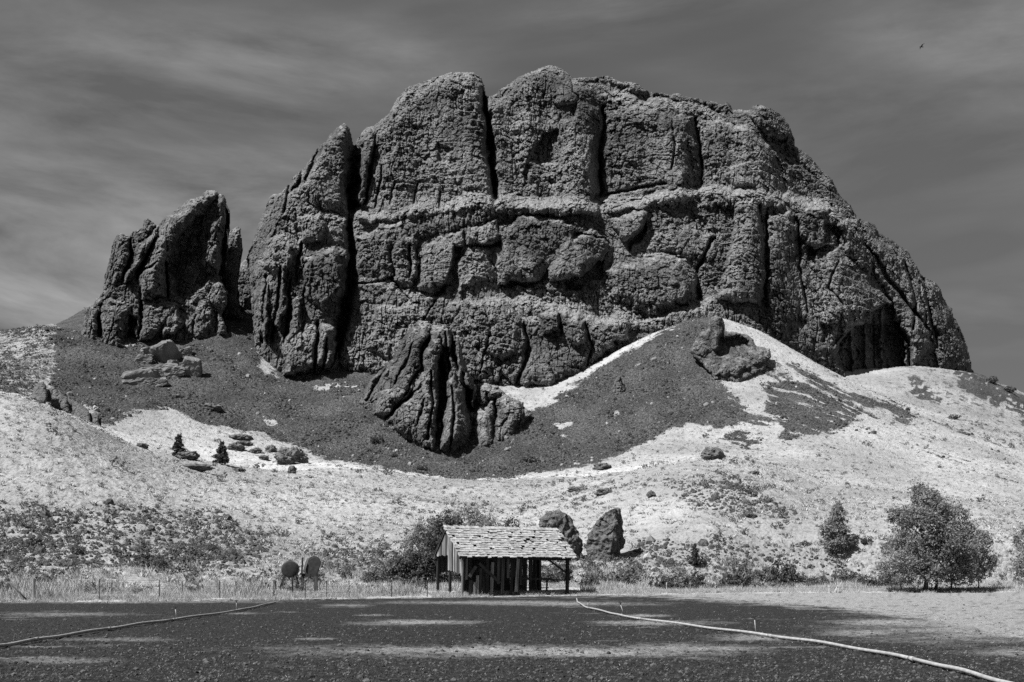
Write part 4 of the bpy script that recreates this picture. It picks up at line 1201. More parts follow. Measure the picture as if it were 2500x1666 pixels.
def make_tree(name, loc, lobes, leaves, leaf_size, trunk_h, trunk_r, label, cat='tree', leafmat='leaf', limbs=9, seed=0, group=None, twigs=True):
    rng = np.random.default_rng(seed)
    root = empty(name, loc)
    tag(root, label, cat, group)
    top = max(l[2] + 0.5 * l[5] for l in lobes)
    tk = MB()
    c = lobes[0]
    pts = limb_points(rng, (0, 0, -0.2), (c[0] * 0.7, c[1] * 0.7, top * 0.8), 8, 0.03)
    tk.tube(pts, [trunk_r * (1.25 if i == 0 else 1 - 0.85 * i / 8) for i in range(9)], 9)
    for i in range(limbs):
        l = lobes[i % len(lobes)]
        zz = trunk_h + (top * 0.6 - trunk_h) * rng.random()
        k = min(8, max(1, int(round((zz + 0.2) / (top * 0.8 + 0.2) * 8))))
        a = pts[k]
        d = rng.normal(size=3); d /= np.linalg.norm(d)
        e = np.array(l[:3]) + d * np.array(l[3:6]) * 0.85
        tk.tube(limb_points(rng, a, e, 5, 0.08), [trunk_r * 0.42 * (1 - 0.85 * j / 5) for j in range(6)], 6)
    tk.build('trunk', M['bark'], root, True)
    extra = []
    for l in lobes:
        for _ in range(7):
            d = rng.normal(size=3); d /= np.linalg.norm(d); d[2] = abs(d[2]) * 0.9 - 0.2
            k = 0.16 + 0.22 * rng.random()
            extra.append((l[0] + d[0] * l[3] * 1.0, l[1] + d[1] * l[4] * 1.0, l[2] + d[2] * l[5] * 1.05, l[3] * k * 1.3, l[4] * k * 1.3, l[5] * k, l[6] * 0.10))
    V, F = leaf_cloud(rng, list(lobes) + extra, leaves, leaf_size)
    obj('crown', mesh_np('crown', V, F, M[leafmat], False), root)
    return root


def conifer(name, loc, h, r, label, leafmat='pine', n=2600, seed=0, group=None, size=0.14):
    rng = np.random.default_rng(seed)
    root = empty(name, loc)
    tag(root, label, 'tree', group)
    tk = MB()
    tk.tube([(0, 0, -0.3), (0.02 * h, 0, h * 0.5), (0, 0, h * 0.97)], [0.028 * h, 0.018 * h, 0.004 * h], 7)
    tk.build('trunk', M['bark'], root, True)
    # whorls of boughs
    P = []
    nb = 64
    for i in range(nb):
        t = (i + rng.random()) / nb
        zz = h * (0.10 + 0.90 * t)
        rr = r * (1 - t) ** 0.75 * (0.55 + 0.6 * rng.random()) + 0.05 * r
        a = rng.random() * 6.283
        k = int(n / nb * (0.3 + 1.4 * (1 - t)))
        q = rng.random(k) ** 0.6
        droop = -0.18 * rr * q ** 1.5
        x = np.cos(a) * rr * q + rng.normal(size=k) * 0.11 * r
        y = np.sin(a) * rr * q + rng.normal(size=k) * 0.11 * r
        z = zz + droop + rng.normal(size=k) * 0.022 * h
        P.append(np.stack([x, y, z], 1))
    P = np.concatenate(P); m = len(P)
    a = rng.normal(size=(m, 3)); a /= np.linalg.norm(a, axis=1, keepdims=True)
    b = np.cross(a, rng.normal(size=(m, 3))); b /= np.linalg.norm(b, axis=1, keepdims=True)
    s = size * (0.6 + 0.8 * rng.random(m))[:, None]
    V = np.stack([P - a * s, P + b * s * 0.5, P + a * s, P - b * s * 0.5], 1).reshape(-1, 3)
    obj('crown', mesh_np('crown', V, np.arange(m * 4).reshape(m, 4), M[leafmat], False), root)
    return root


def boulder_mesh(name, seed, mat, sub=4, planes=14, rough=0.05, boxy=0.0):
    rng = np.random.default_rng(seed)
    bm = bmesh.new()
    bmesh.ops.create_icosphere(bm, subdivisions=sub, radius=1.0)
    V = np.array([v.co[:] for v in bm.verts])
    bm.verts.ensure_lookup_table()
    F = np.array([[v.index for v in f.verts] for f in bm.faces])
    bm.free()
    N = rng.normal(size=(planes, 3)); N /= np.linalg.norm(N, axis=1, keepdims=True)
    if boxy:
        N = np.concatenate([N[:4], np.array([[1, 0, 0], [-1, 0, 0], [0, 1, 0], [0, -1, 0], [0, 0, 1], [0.1, 0, -1]]) + rng.normal(size=(6, 3)) * 0.16])
        N /= np.linalg.norm(N, axis=1, keepdims=True)
        dist = np.concatenate([0.95 + 0.2 * rng.random(4), 0.62 + 0.1 * rng.random(6)])
    else:
        dist = 0.68 + 0.3 * rng.random(planes)
    dd = V @ N.T
    k = np.where(dd > 1e-3, dist[None, :] / np.maximum(dd, 1e-3), 9).min(1)
    V = V * np.minimum(k, 1.0)[:, None]
    nz = perlin(V[:, 0] * 2.2 + seed, V[:, 1] * 2.2, V[:, 2] * 2.2, 61) * rough * 2 + perlin(V[:, 0] * 6 + seed, V[:, 1] * 6, V[:, 2] * 6, 62) * rough
    nz += 0.8 * rough * facets(V[:, 0] * 3.3 + V[:, 1] * 1.7 + seed, V[:, 2] * 3.3 - V[:, 1] * 1.3, 3, 1.2, 0.8)[0]
    nz += perlin(V[:, 0] * 15 + seed, V[:, 1] * 15, V[:, 2] * 15, 63) * rough * 0.5
    V = V * (1 + nz[:, None])
    return mesh_np(name, V, F, M[mat], False)


def boulder(x, y, w, h, label, seed=0, mat='boulder', name='boulder', sub=4, rot=(0, 0, 0), depth=1.0, boxy=0.0, sink=0.3, cat='boulder', group=None, rough=0.14, stretch=(1, 1, 1)):
    """x, y: sheet position of the foot; w, h: sheet size"""
    b = hit(x, y)
    s = b[1] * K / FPX
    W, H = w * s, h * s
    me = boulder_mesh(name, seed, mat, sub, 8, rough=rough, boxy=boxy)
    lo = 0.72 if boxy else 0.86
    o = obj(name, me, None, (b[0], b[1] + W * 0.3 * depth, b[2] + H * (0.5 - sink * 0.5)), rot, (W / 2 / lo, W / 2 / lo * depth, H / 2 / lo * (1 + sink * 0.5)))
    return tag(o, label, cat, group)


# ---- two great boulders behind the shed
def hull_boulder(x, y, Y, pts, label, seed, rough=0.05):
    """pts: (sheet x, sheet y, depth in m behind Y)"""
    o0 = at(x, y, Y); o0[2] = ground_z(o0[0], Y)
    bm = bmesh.new()
    for (px, py, dp) in pts:
        q = at(px, py, Y + dp) - o0
        bm.verts.new(q)
    r = bmesh.ops.convex_hull(bm, input=bm.verts)
    bmesh.ops.delete(bm, geom=[g for g in r['geom_interior'] if isinstance(g, bmesh.types.BMVert)], context='VERTS')
    bmesh.ops.triangulate(bm, faces=bm.faces)
    for k in range(6):
        bmesh.ops.subdivide_edges(bm, edges=[e for e in bm.edges if e.calc_length() > 0.16], cuts=1)
        bmesh.ops.triangulate(bm, faces=bm.faces)
        if k < 3: bmesh.ops.smooth_vert(bm, verts=bm.verts, factor=0.22, use_axis_x=True, use_axis_y=True, use_axis_z=True)
    bm.normal_update()
    V = np.array([v.co[:] for v in bm.verts]); N_ = np.array([v.normal[:] for v in bm.verts])
    bm.verts.ensure_lookup_table()
    F = np.array([[v.index for v in f.verts] for f in bm.faces]); bm.free()
    d = 0.34 * perlin(V[:, 0] / 1.7 + seed, V[:, 1] / 1.7, V[:, 2] / 1.7, 64) + 0.28 * perlin(V[:, 0] / 0.7, V[:, 1] / 0.7, V[:, 2] / 0.7 + seed, 65) + 0.16 * perlin(V[:, 0] / 0.32, V[:, 1] / 0.3, V[:, 2] / 0.3, 66)
    d = d + 0.22 * facets((V[:, 0] + 0.6 * V[:, 1]) / 0.9 + seed, (V[:, 2] - 0.4 * V[:, 1]) / 0.9, 5, 0.7, 0.4)[0]
    V = V + N_ * d[:, None]
    o = obj('boulder', mesh_np('boulder', V, F, M['boulder'], False), None, o0)
    return tag(o, label, 'boulder')


hull_boulder(1290, 1304, hit(1290, 1300)[1], [(1238, 1200, 1), (1250, 1185, 0.5), (1275, 1174, 1), (1300, 1180, 0.5), (1322, 1205, 0.6), (1335, 1250, 1.0), (1336, 1300, 1.0), (1300, 1310, 0), (1245, 1310, 0.2), (1232, 1260, 1.5),
                              (1300, 1184, 3.5), (1330, 1230, 3.5), (1330, 1300, 3.5), (1245, 1195, 3.2), (1240, 1300, 3.5)], 'rounded dark boulder directly behind the right end of the shed', 1)
hull_boulder(1392, 1300, hit(1392, 1292)[1], [(1345, 1262, 1.2), (1350, 1230, 1.0), (1364, 1200, 0.8), (1390, 1174, 0.6), (1412, 1166, 0.4), (1420, 1168, 0.5), (1408, 1240, -0.4), (1398, 1312, -0.3), (1372, 1305, 0.3), (1356, 1295, 0.8),
                              (1434, 1195, 2.6), (1438, 1215, 2.6), (1436, 1262, 2.6), (1424, 1312, 1.6), (1425, 1172, 2.2), (1380, 1190, 3.0), (1370, 1300, 3.0)],
             'tall slab-sided boulder standing right of the shed, black on its shaded side', 2)
# ---- rocks on the grass bench
boulder(665, 1068, 62, 40, 'large dark domed boulder alone on the pale grass bench', 31, sub=5)
boulder(670, 1088, 20, 17, 'small rock just below the large domed boulder', 32)
boulder(324, 1029, 24, 11, 'flat dark rock on the pale grass above the left hill crest', 33)
boulder(426, 1054, 42, 20, 'low rock at the foot of the left-hand pine', 34)
boulder(500, 1056, 26, 11, 'small rock left of the right-hand pine', 35)
boulder(548, 1012, 44, 14, 'topmost flat rock of the cluster on the grass bench', 36, stretch=(1, 1, 1))
boulder(556, 1022, 40, 11, 'lower flat rock of the cluster on the grass bench', 37)
boulder(538, 1035, 38, 18, 'lumpy rock at the lower left of the bench cluster', 38)
boulder(584, 1042, 28, 13, 'rock between the bench cluster and the domed boulder', 39)
boulder(605, 1057, 22, 12, 'small pointed rock left of the domed boulder', 40)
boulder(622, 1040, 24, 16, 'small dark rock above and left of the domed boulder', 41)
boulder(445, 1081, 72, 13, 'long low dark rock below the two pines', 42, depth=0.5)
boulder(544, 1084, 30, 9, 'low dark rock right of the long one below the pines', 43)
boulder(482, 942, 54, 15, 'dark low rock in the scree above the grass bench', 44, depth=0.6)
boulder(1388, 1138, 38, 16, 'dark rounded rock on the grass above the tall boulder', 45)
boulder(1328, 1130, 42, 11, 'low flat rock on the grass above the rounded boulder', 46)
boulder(1497, 1143, 18, 13, 'small rock right of the dark rounded one on the slope', 47)
boulder(1640, 1057, 44, 28, 'brush-topped rock on the crest of the right-hand hump', 48)
boulder(1735, 1212 - 120, 20, 9, 'small rock on the right shoulder of the hump', 49)
boulder(1725, 1190, 26, 11, 'low rock half way down the right-hand slope', 50)
boulder(1383, 1080, 40, 16, 'dark rock where the scree ends on the left of the hump', 51)
boulder(1105, 870, 40, 28, 'round boulder perched on the saddle right of the spur', 52, sub=5)
# ---- fallen slabs in the scree below the fins
def slab(x, y, w, h, rot, label, seed, depth=0.8):
    boulder(x, y, w * 1.08, h * 1.15, label, seed, 'slab', 'fallen_slab', 4, rot, depth, 1.0, 0.15, 'rock', 'fallen slabs below the fins', 0.05)


slab(376, 834, 56, 46, (0.35, -0.6, 0.7), 'largest tilted slab at the top of the fallen slab cluster', 71, 0.6)
slab(436, 863, 40, 38, (0.1, 0.1, 0.35), 'square block at the right of the fallen slab cluster', 72, 0.9)
slab(322, 884, 72, 32, (0.1, -0.2, 0.2), 'long dark-fronted slab at the lower left of the slab cluster', 73, 0.7)
slab(398, 869, 40, 24, (0.1, -0.1, 0.1), 'pale slab in the middle of the fallen slab cluster', 74)
slab(360, 888, 42, 16, (0.05, -0.2, 0.1), 'lowest thin pale slab of the fallen slab cluster', 75)
slab(424, 819, 28, 18, (0.1, -0.35, 0.3), 'small slab upper right of the fallen slab cluster', 76)
slab(330, 834, 36, 18, (0.1, 0.0, 0.2), 'dark slab upper left of the fallen slab cluster', 77)
slab(380, 858, 46, 18, (0.0, -0.1, 0.1), 'flat slab under the largest tilted slab', 78)
slab(396, 845, 22, 16, (0.2, 0.1, 0.8), 'small dark block between the tilted slab and the square block', 79)
slab(345, 815, 34, 14, (0.1, 0.1, 0.2), 'thin slab left of the largest tilted slab', 80)
slab(345, 862, 44, 18, (0.1, -0.1, 0.2), 'rubbly slab above the long dark-fronted slab', 83)
boulder(219, 945, 14, 13, 'small pale round stone in the left-hand scree', 81, 'palestone', 'pale_stone', 3, cat='stone')
boulder(330, 771 + 40, 16, 9, 'small pale stone above the slab cluster', 82, 'palestone', 'pale_stone', 3, cat='stone')

# ---- loose cover (nobody could count it): scree stones, bunch grass, tall grass, sage, field stubble
GNODES = {}


def scatter(name, P, scale, rz, protos, label, tilt=None):
    """one object of points that instances small prototypes"""
    col = bpy.data.collections.new(name + '_kinds')
    for i, (nm, me) in enumerate(protos):
        o = bpy.data.objects.new(nm, me)
        col.objects.link(o)
    n = len(P)
    me = bpy.data.meshes.new(name)
    me.vertices.add(n)
    me.vertices.foreach_set('co', np.asarray(P, np.float32).ravel())
    a = me.attributes.new('size', 'FLOAT', 'POINT'); a.data.foreach_set('value', np.asarray(scale, np.float32))
    rot = np.zeros((n, 3), np.float32); rot[:, 2] = rz
    if tilt is not None: rot[:, :2] = tilt
    a = me.attributes.new('turn', 'FLOAT_VECTOR', 'POINT'); a.data.foreach_set('vector', rot.ravel())
    o = obj(name, me)
    g = bpy.data.node_groups.new(name + '_nodes', 'GeometryNodeTree')
    g.interface.new_socket('Geometry', in_out='INPUT', socket_type='NodeSocketGeometry')
    g.interface.new_socket('Geometry', in_out='OUTPUT', socket_type='NodeSocketGeometry')
    N, Lk = g.nodes, g.links
    gi, go = N.new('NodeGroupInput'), N.new('NodeGroupOutput')
    ip = N.new('GeometryNodeInstanceOnPoints')
    ci = N.new('GeometryNodeCollectionInfo')
    ci.inputs['Collection'].default_value = col
    ci.inputs['Separate Children'].default_value = True
    ci.inputs['Reset Children'].default_value = True
    s = N.new('GeometryNodeInputNamedAttribute'); s.data_type = 'FLOAT'; s.inputs['Name'].default_value = 'size'
    r = N.new('GeometryNodeInputNamedAttribute'); r.data_type = 'FLOAT_VECTOR'; r.inputs['Name'].default_value = 'turn'
    e = N.new('FunctionNodeEulerToRotation')
    Lk.new(gi.outputs[0], ip.inputs['Points'])
    Lk.new(ci.outputs[0], ip.inputs['Instance'])
    ip.inputs['Pick Instance'].default_value = True
    Lk.new(r.outputs['Attribute'], e.inputs[0])
    Lk.new(e.outputs[0], ip.inputs['Rotation'])
    Lk.new(s.outputs['Attribute'], ip.inputs['Scale'])
    Lk.new(ip.outputs[0], go.inputs[0])
    md = o.modifiers.new('scatter', 'NODES'); md.node_group = g
    return tag(o, label, None, None, 'stuff')


def blades_mesh(name, n, h, spread, width, lean, mat, seed):
    rng = np.random.default_rng(seed)
    a = rng.random(n) * 6.283; r = spread * np.sqrt(rng.random(n))
    B = np.stack([np.cos(a) * r, np.sin(a) * r, np.full(n, -0.04)], 1)
    hh = h * (0.55 + 0.6 * rng.random(n))
    la = a + rng.normal(size=n) * 0.6
    T = B + np.stack([np.cos(la) * lean * hh, np.sin(la) * lean * hh, hh], 1) * (0.7 + 0.6 * rng.random(n))[:, None]
    Mi = (B + T) / 2 + np.stack([0 * hh, 0 * hh, 0.14 * hh], 1)
    wa = rng.random(n) * 6.283
    Wd = np.stack([np.cos(wa), np.sin(wa), 0 * wa], 1) * width
    V = np.stack([B - Wd, B + Wd, Mi + Wd * 0.7, Mi - Wd * 0.7, T], 1).reshape(-1, 3)
    k = np.arange(n)[:, None] * 5
    F = np.concatenate([k + np.array([[0, 1, 2]]), k + np.array([[0, 2, 3]]), k + np.array([[3, 2, 4]])])
    return mesh_np(name, V, F, M[mat], False)


def bush_mesh(name, seed, n, size, mat, h=0.9):
    rng = np.random.default_rng(seed)
    lobes = [(0, 0, 0.42 * h, 0.42, 0.42, 0.42 * h, 2)] + [(0.36 * math.cos(a), 0.36 * math.sin(a), 0.3 * h, 0.27, 0.27, 0.3 * h, 1) for a in rng.random(4) * 6.283]
    V, F = leaf_cloud(rng, lobes, n, size)
    V[:, 2] = np.maximum(V[:, 2], -0.02)
    return mesh_np(name, V, F, M[mat], False)


vis = PY2 <= PYmin + 0.6            # ground that faces the camera
cellA = np.zeros(TY.shape); cellA[:-1, :-1] = np.abs((TX[:-1, 1:] - TX[:-1, :-1]) * (TY[1:, :-1] - TY[:-1, :-1]))


def sample(mask_w, n, rng):
    w = (mask_w * cellA)[:-1, :-1].ravel()
    w = w / w.sum()
    k = rng.choice(len(w), n, p=w)
    r, c = np.unravel_index(k, (R_ - 1, C - 1))
    u, v = rng.random(n), rng.random(n)

    def bl(A):
        return (A[r, c] * (1 - u) + A[r, c + 1] * u) * (1 - v) + (A[r + 1, c] * (1 - u) + A[r + 1, c + 1] * u) * v
    return np.stack([bl(TX), bl(TY), bl(TZ2)], 1)


inview = (SX > -60) & (SX < 2415)
lod = inview / np.maximum(TY, 40) ** 1.0
rT = rowT[:, None]
rng = np.random.default_rng(77)
stones = [('stone', boulder_mesh('stone', 500 + i, 'stone', 1, 7, 0.03)) for i in range(4)]
P = sample(lod * (scree > 0.3) * (rT < 9.3), 60000, rng)
sc = 0.135 * np.exp(0.55 * rng.normal(size=len(P))) * (0.7 + 0.6 * sstep(-0.2, 0.4, perlin(P[:, 0] / 14, P[:, 1] / 14, seed=71)))
scatter('scree_stones', P, np.clip(sc, 0.07, 0.9), rng.random(len(P)) * 6.28, stones, 'dark loose stones covering the scree', rng.normal(size=(len(P), 2)) * 0.5)
P = sample(lod * ((scree > 0.3) * 1.0 + 0.3 * (brush > 0.4)) * (rT > 2.2) * (rT < 9.3), 1500, rng)
scatter('pale_rubble', P, np.clip(0.18 * np.exp(0.6 * rng.normal(size=len(P))), 0.1, 1.0), rng.random(len(P)) * 6.28,
        [('pale_stone_kind', boulder_mesh('pale_stone_kind', 520 + i, 'palestone', 1, 7, 0.03)) for i in range(3)], 'scattered pale stones among the darker scree', rng.normal(size=(len(P), 2)) * 0.5)
P = sample(lod * ((brush > 0.45) * (rT > 2.2) * (rT < 5.0)), 4200, rng)
scatter('hill_stones', P, np.clip(0.14 * np.exp(0.5 * rng.normal(size=len(P))), 0.1, 1.1), rng.random(len(P)) * 6.28,
        [('hill_stone', boulder_mesh('hill_stone', 540 + i, 'boulder', 1, 7, 0.03)) for i in range(3)], 'rough stones among the brush of the near hill', rng.normal(size=(len(P), 2)) * 0.5)
# bunch grass
tuft = [('grass_tuft', blades_mesh('grass_tuft', 20, 0.20, 0.24, 0.035, 0.9, 'straw', 600 + i)) for i in range(4)]
P = sample(lod * (scree < 0.35) * (rT > 1.6) * (rT < 10.9) * (1 - 0.85 * pale), 24000, rng)
scatter('bunch_grass', P, 0.7 + 0.9 * rng.random(len(P)), rng.random(len(P)) * 6.28, tuft, 'pale dry bunch grass covering the hillside')
# grey brush, low
low = [('low_sage', bush_mesh('low_sage', 620 + i, 130, 0.085, 'sage', 0.8)) for i in range(4)]
wgt = (0.12 + brush ** 1.5 * 0.8) * (scree < 0.5) * (rT > 2.0) * (rT < 9.4) * sstep(-0.15, 0.35, fbm(TX / 14, TY / 14, oct=3, seed=73))
P = sample(lod * wgt, 2400, rng)
scatter('low_brush', P, np.clip(0.52 * np.exp(0.5 * rng.normal(size=len(P))), 0.3, 2.4), rng.random(len(P)) * 6.28, low, 'low grey sagebrush dotted over the hillside')
P = sample(lod * ((scree > 0.4) * (rT > 6.0) * (rT < 9.2)) * sstep(0.1, 0.5, fbm(TX / 20, TY / 20, oct=3, seed=74)), 420, rng)
scatter('scree_brush', P, np.clip(1.1 * np.exp(0.4 * rng.normal(size=len(P))), 0.4, 2.4), rng.random(len(P)) * 6.28, low, 'sparse low brush growing in the scree')
P = sample((inview * (rT > 1.25) * (rT < 2.6)) * sstep(-0.1, 0.4, fbm(TX / 7, TY / 7, oct=3, seed=80)) * (~((TX > -7) & (TX < 6) & (TY > 70) & (TY < 84))), 420, rng)
scatter('fence_brush', P, np.clip(0.85 * np.exp(0.35 * rng.normal(size=len(P))), 0.4, 1.7), rng.random(len(P)) * 6.28, low, 'low grey brush in the dry grass behind the fence')
# tall dry grass along the fence
tall = [('tall_tuft', blades_mesh('tall_tuft', 30, 0.62, 0.34, 0.014, 0.42, 'straw', 640 + i)) for i in range(4)]
insh = ((TX > -6.5) & (TX < 5.5) & (TY > 70.5 + 0.55 * (TX + 3.5)) & (TY < 78.5 + 0.55 * (TX + 3.5)))
strip = (~insh) * inview * (rT > 0.92) * (rT < 2.5) * sstep(2.6, 1.6, rT)
P = sample(strip * (0.35 + sstep(-0.2, 0.3, fbm(TX / 5, TY / 5, oct=2, seed=75))), 6500, rng)
scatter('tall_grass', P, 0.30 + 0.75 * (0.4 + sstep(-0.1, 0.4, perlin(P[:, 0] / 6, P[:, 1] / 6, seed=76))) * rng.random(len(P)), rng.random(len(P)) * 6.28, tall, 'tall pale dry grass along the field fence')
P = sample(inview * (rT > 0.75) * (rT < 1.15), 4000, rng)
Pv = np.zeros((5000, 3)); xv = rng.random(5000) * 2460 - 40; dv = rng.exponential(1.4, 5000)
Yv = edge_Y(xv) - dv + 0.5; Pv[:, 1] = Yv; Pv[:, 0] = (xv * K - 1250) / FPX * Yv
Pv = Pv[fbm(Pv[:, 0] / 3, Pv[:, 1] / 2, oct=2, seed=79) > dv * 0.12 - 0.15]
P = np.concatenate([P, Pv])
scatter('verge_grass', P, 0.18 + 0.3 * rng.random(len(P)), rng.random(len(P)) * 6.28, tall, 'short pale grass at the edge of the field')
# field: seedlings, clods and straw
fw = np.random.default_rng(78)
n = 26000
yy = 1666 - (1666 - 1466) * fw.random(n)
Yf = FPX * CAM_Z / (yy - HOR)
Xf = ((fw.random(n) * 2420 - 40) * K - 1250) / FPX * Yf
ok = Yf < edge_Y((Xf / Yf * FPX + 1250) / K) - 0.5
ji = np.clip(np.searchsorted(f_x, (Xf / Yf * FPX + 1250) / K), 0, len(f_x) - 1)
ii = np.clip(np.searchsorted(nearY, Yf), 0, FY.shape[0] - 1)
dryp = dry[ii, ji]
Pf = np.stack([Xf, Yf, np.full(n, 0.0)], 1)[ok & (fw.random(n) > 0.85 * dryp)]
sprig = [('field_sprig', blades_mesh('field_sprig', 10, 0.055, 0.06, 0.007, 0.8, 'pine', 660 + i)) for i in range(3)]
scatter('field_sprigs', Pf, 0.6 + 0.9 * fw.random(len(Pf)), fw.random(len(Pf)) * 6.28, sprig, 'short dark crop sprigs over the field')
k2 = fw.random(len(Pf)) < 0.40
clod = [('clod', boulder_mesh('clod', 680 + i, 'stone', 1, 6, 0.05)) for i in range(3)]
P2 = Pf[k2] + np.stack([fw.normal(size=k2.sum()) * 0.1, fw.normal(size=k2.sum()) * 0.1, np.zeros(k2.sum())], 1)
scatter('field_clods', P2, 0.022 * np.exp(0.4 * fw.normal(size=len(P2))), fw.random(len(P2)) * 6.28, clod, 'dark soil clods over the field')
k3 = fw.random(len(Pf)) < 0.07
P3 = Pf[k3] + np.stack([fw.normal(size=k3.sum()) * 0.1, fw.normal(size=k3.sum()) * 0.1, np.full(k3.sum(), 0.02)], 1)
chaff = [('straw_bit', blades_mesh('straw_bit', 4, 0.04, 0.03, 0.004, 1.6, 'straw', 690 + i)) for i in range(3)]
scatter('field_straw', P3, 0.6 + 0.9 * fw.random(len(P3)), fw.random(len(P3)) * 6.28, chaff, 'bits of pale straw lying on the field')

# ---- trees
b = hit(2125, 1362)
TS = b[1] * K / FPX                       # metres per sheet unit there


def lob(cx, cy, rx, ry, w, x0=2125, y0=1362, dy=0.0, ry3=None):
    return ((cx - x0) * TS, dy, (y0 - cy) * TS, rx * TS, (ry3 or rx) * TS, ry * TS, w)


make_tree('field_tree', b, [lob(2130, 1230, 66, 82, 5), lob(2125, 1148, 30, 36, 1.4), lob(2085, 1190, 34, 26, 1.1), lob(2072, 1280, 46, 60, 2), lob(2060, 1320, 40, 28, 1.0), lob(2150, 1175, 30, 34, 1.2), lob(2120, 1310, 55, 34, 1.6), lob(2052, 1180, 16, 10, 0.2)],
          21000, 0.105, 0.9, 0.20, 'tallest broad-crowned tree at the right edge of the field', 'tree', 'leaf', 16, 801, 'trees in the clump at the right')
b2 = hit(2156, 1361)
make_tree('field_tree', b2 + np.array([0, 0.8, 0]), [lob(2185, 1205, 52, 50, 2, 2156), lob(2222, 1245, 44, 46, 1.6, 2156), lob(2165, 1180, 30, 34, 0.8, 2156), lob(2175, 1225, 48, 52, 2, 2156), lob(2190, 1270, 56, 54, 2.5, 2156), lob(2165, 1310, 48, 34, 1.5, 2156)], 13000, 0.105, 0.8, 0.14,
          'second tree of the right-hand clump, with a slimmer trunk beside the tallest', 'tree', 'leaf', 10, 802, 'trees in the clump at the right')
b3 = hit(2178, 1360)
make_tree('field_tree', b3 + np.array([0, -0.6, 0]), [lob(2196, 1285, 40, 50, 2, 2178), lob(2200, 1320, 44, 30, 1.4, 2178)], 5800, 0.105, 0.7, 0.10,
          'short thin-trunked tree in the middle of the right-hand clump', 'tree', 'leaf', 8, 803, 'trees in the clump at the right')
b4 = hit(2245, 1358)
make_tree('field_tree', b4, [lob(2240, 1255, 36, 48, 1.6, 2245), lob(2252, 1300, 34, 38, 1.6, 2245), lob(2225, 1312, 36, 30, 1.0, 2245)], 5800, 0.105, 0.8, 0.06,
          'rightmost small tree of the clump, on a pole-thin trunk', 'tree', 'leaf', 8, 804, 'trees in the clump at the right')
b5 = hit(2362, 1352)
make_tree('field_tree', b5, [lob(2345, 1245, 34, 54, 1.6, 2345, 1352), lob(2340, 1305, 30, 30, 1.0, 2345, 1352), lob(2372, 1260, 40, 60, 1.5, 2345, 1352)], 5800, 0.105, 0.8, 0.1,
          'tree cut off by the right edge of the picture', 'tree', 'leaf', 8, 805, 'trees in the clump at the right')
b6 = hit(1922, 1274)
k6 = b6[1] * K / FPX
make_tree('slope_tree', b6, [(0, 0, 24 * k6, 33 * k6, 30 * k6, 22 * k6, 3), (-4 * k6, 0, 52 * k6, 26 * k6, 24 * k6, 24 * k6, 2), (0, 0, 80 * k6, 18 * k6, 17 * k6, 24 * k6, 1.2), (3 * k6, 0, 102 * k6, 9 * k6, 9 * k6, 18 * k6, 0.5), (-24 * k6, 0, 60 * k6, 14 * k6, 12 * k6, 12 * k6, 0.4)],
          6500, 0.12, 0.3, 0.09, 'lone loose cone-shaped tree on the slope left of the tree clump', 'tree', 'leaf', 10, 806)
b7 = hit(411, 1051)
conifer('pine_tree', b7, 50 * b7[1] * K / FPX, 15 * b7[1] * K / FPX, 'small pine left of the two on the grass bench', 'pine', 1700, 807, 'pines on the bench', 0.3)
b8 = hit(510, 1069)
conifer('pine_tree', b8, 50 * b8[1] * K / FPX, 16 * b8[1] * K / FPX, 'small pine right of the two on the grass bench', 'pine', 1900, 808, 'pines on the bench', 0.3)
b9 = hit(1597, 1305)
conifer('slope_tree', b9, 52 * b9[1] * K / FPX, 13 * b9[1] * K / FPX, 'slim pointed young tree above the bushes right of the shed', 'darkleaf', 1300, 809, size=0.12)
# ---- shrubs behind and left of the shed
SHR = [(960, 1350, 62, 85, 'darkleaf', 'dark shrub rising left of the shed gable'), (985, 1330, 70, 148, 'leaf', 'tall willowy shrub at the back left corner of the shed'),
       (1075, 1300, 70, 142, 'leaf', 'tallest shrub, its top above the left end of the roof ridge'), (1025, 1300, 64, 128, 'darkleaf', 'rounded shrub behind the roof between the two tall ones'),
       (1125, 1290, 52, 105, 'leaf', 'shrub showing over the middle of the roof ridge'), (1165, 1290, 60, 100, 'darkleaf', 'low dark shrub behind the right half of the roof ridge'),
       (925, 1338, 56, 60, 'sage', 'grey shrub at the left end of the shrub thicket')]
for i, (x, y, w, h, mt, lb) in enumerate(SHR):
    g_ = hit(x, 1352)
    g_ = np.array([0, 0, 0]) + at(x, 1352, g_[1] + 4 + 1.5 * (i % 3)); g_[2] = ground_z(g_[0], g_[1])
    s = g_[1] * K / FPX
    hh = (1352 - (y - h)) * s - 0.0
    hh = CAM_Z + (HOR - (y - h) * K) / FPX * g_[1] - g_[2]
    W = w * s
    rr = np.random.default_rng(900 + i)
    lobes = [(0, 0, hh * 0.62, W * 0.58, W * 0.5, hh * 0.36, 3), (-W * 0.4, 0, hh * 0.5, W * 0.46, W * 0.4, hh * 0.36, 1.8), (W * 0.4, 0.2, hh * 0.5, W * 0.46, W * 0.4, hh * 0.36, 1.8),
             (0, 0, hh * 0.25, W * 0.6, W * 0.5, hh * 0.22, 1.2)]
    make_tree('willow_shrub', g_, lobes, 7000, 0.10, 0.2, 0.06, lb, 'shrub', mt, 8, 900 + i, 'shrubs round the shed')

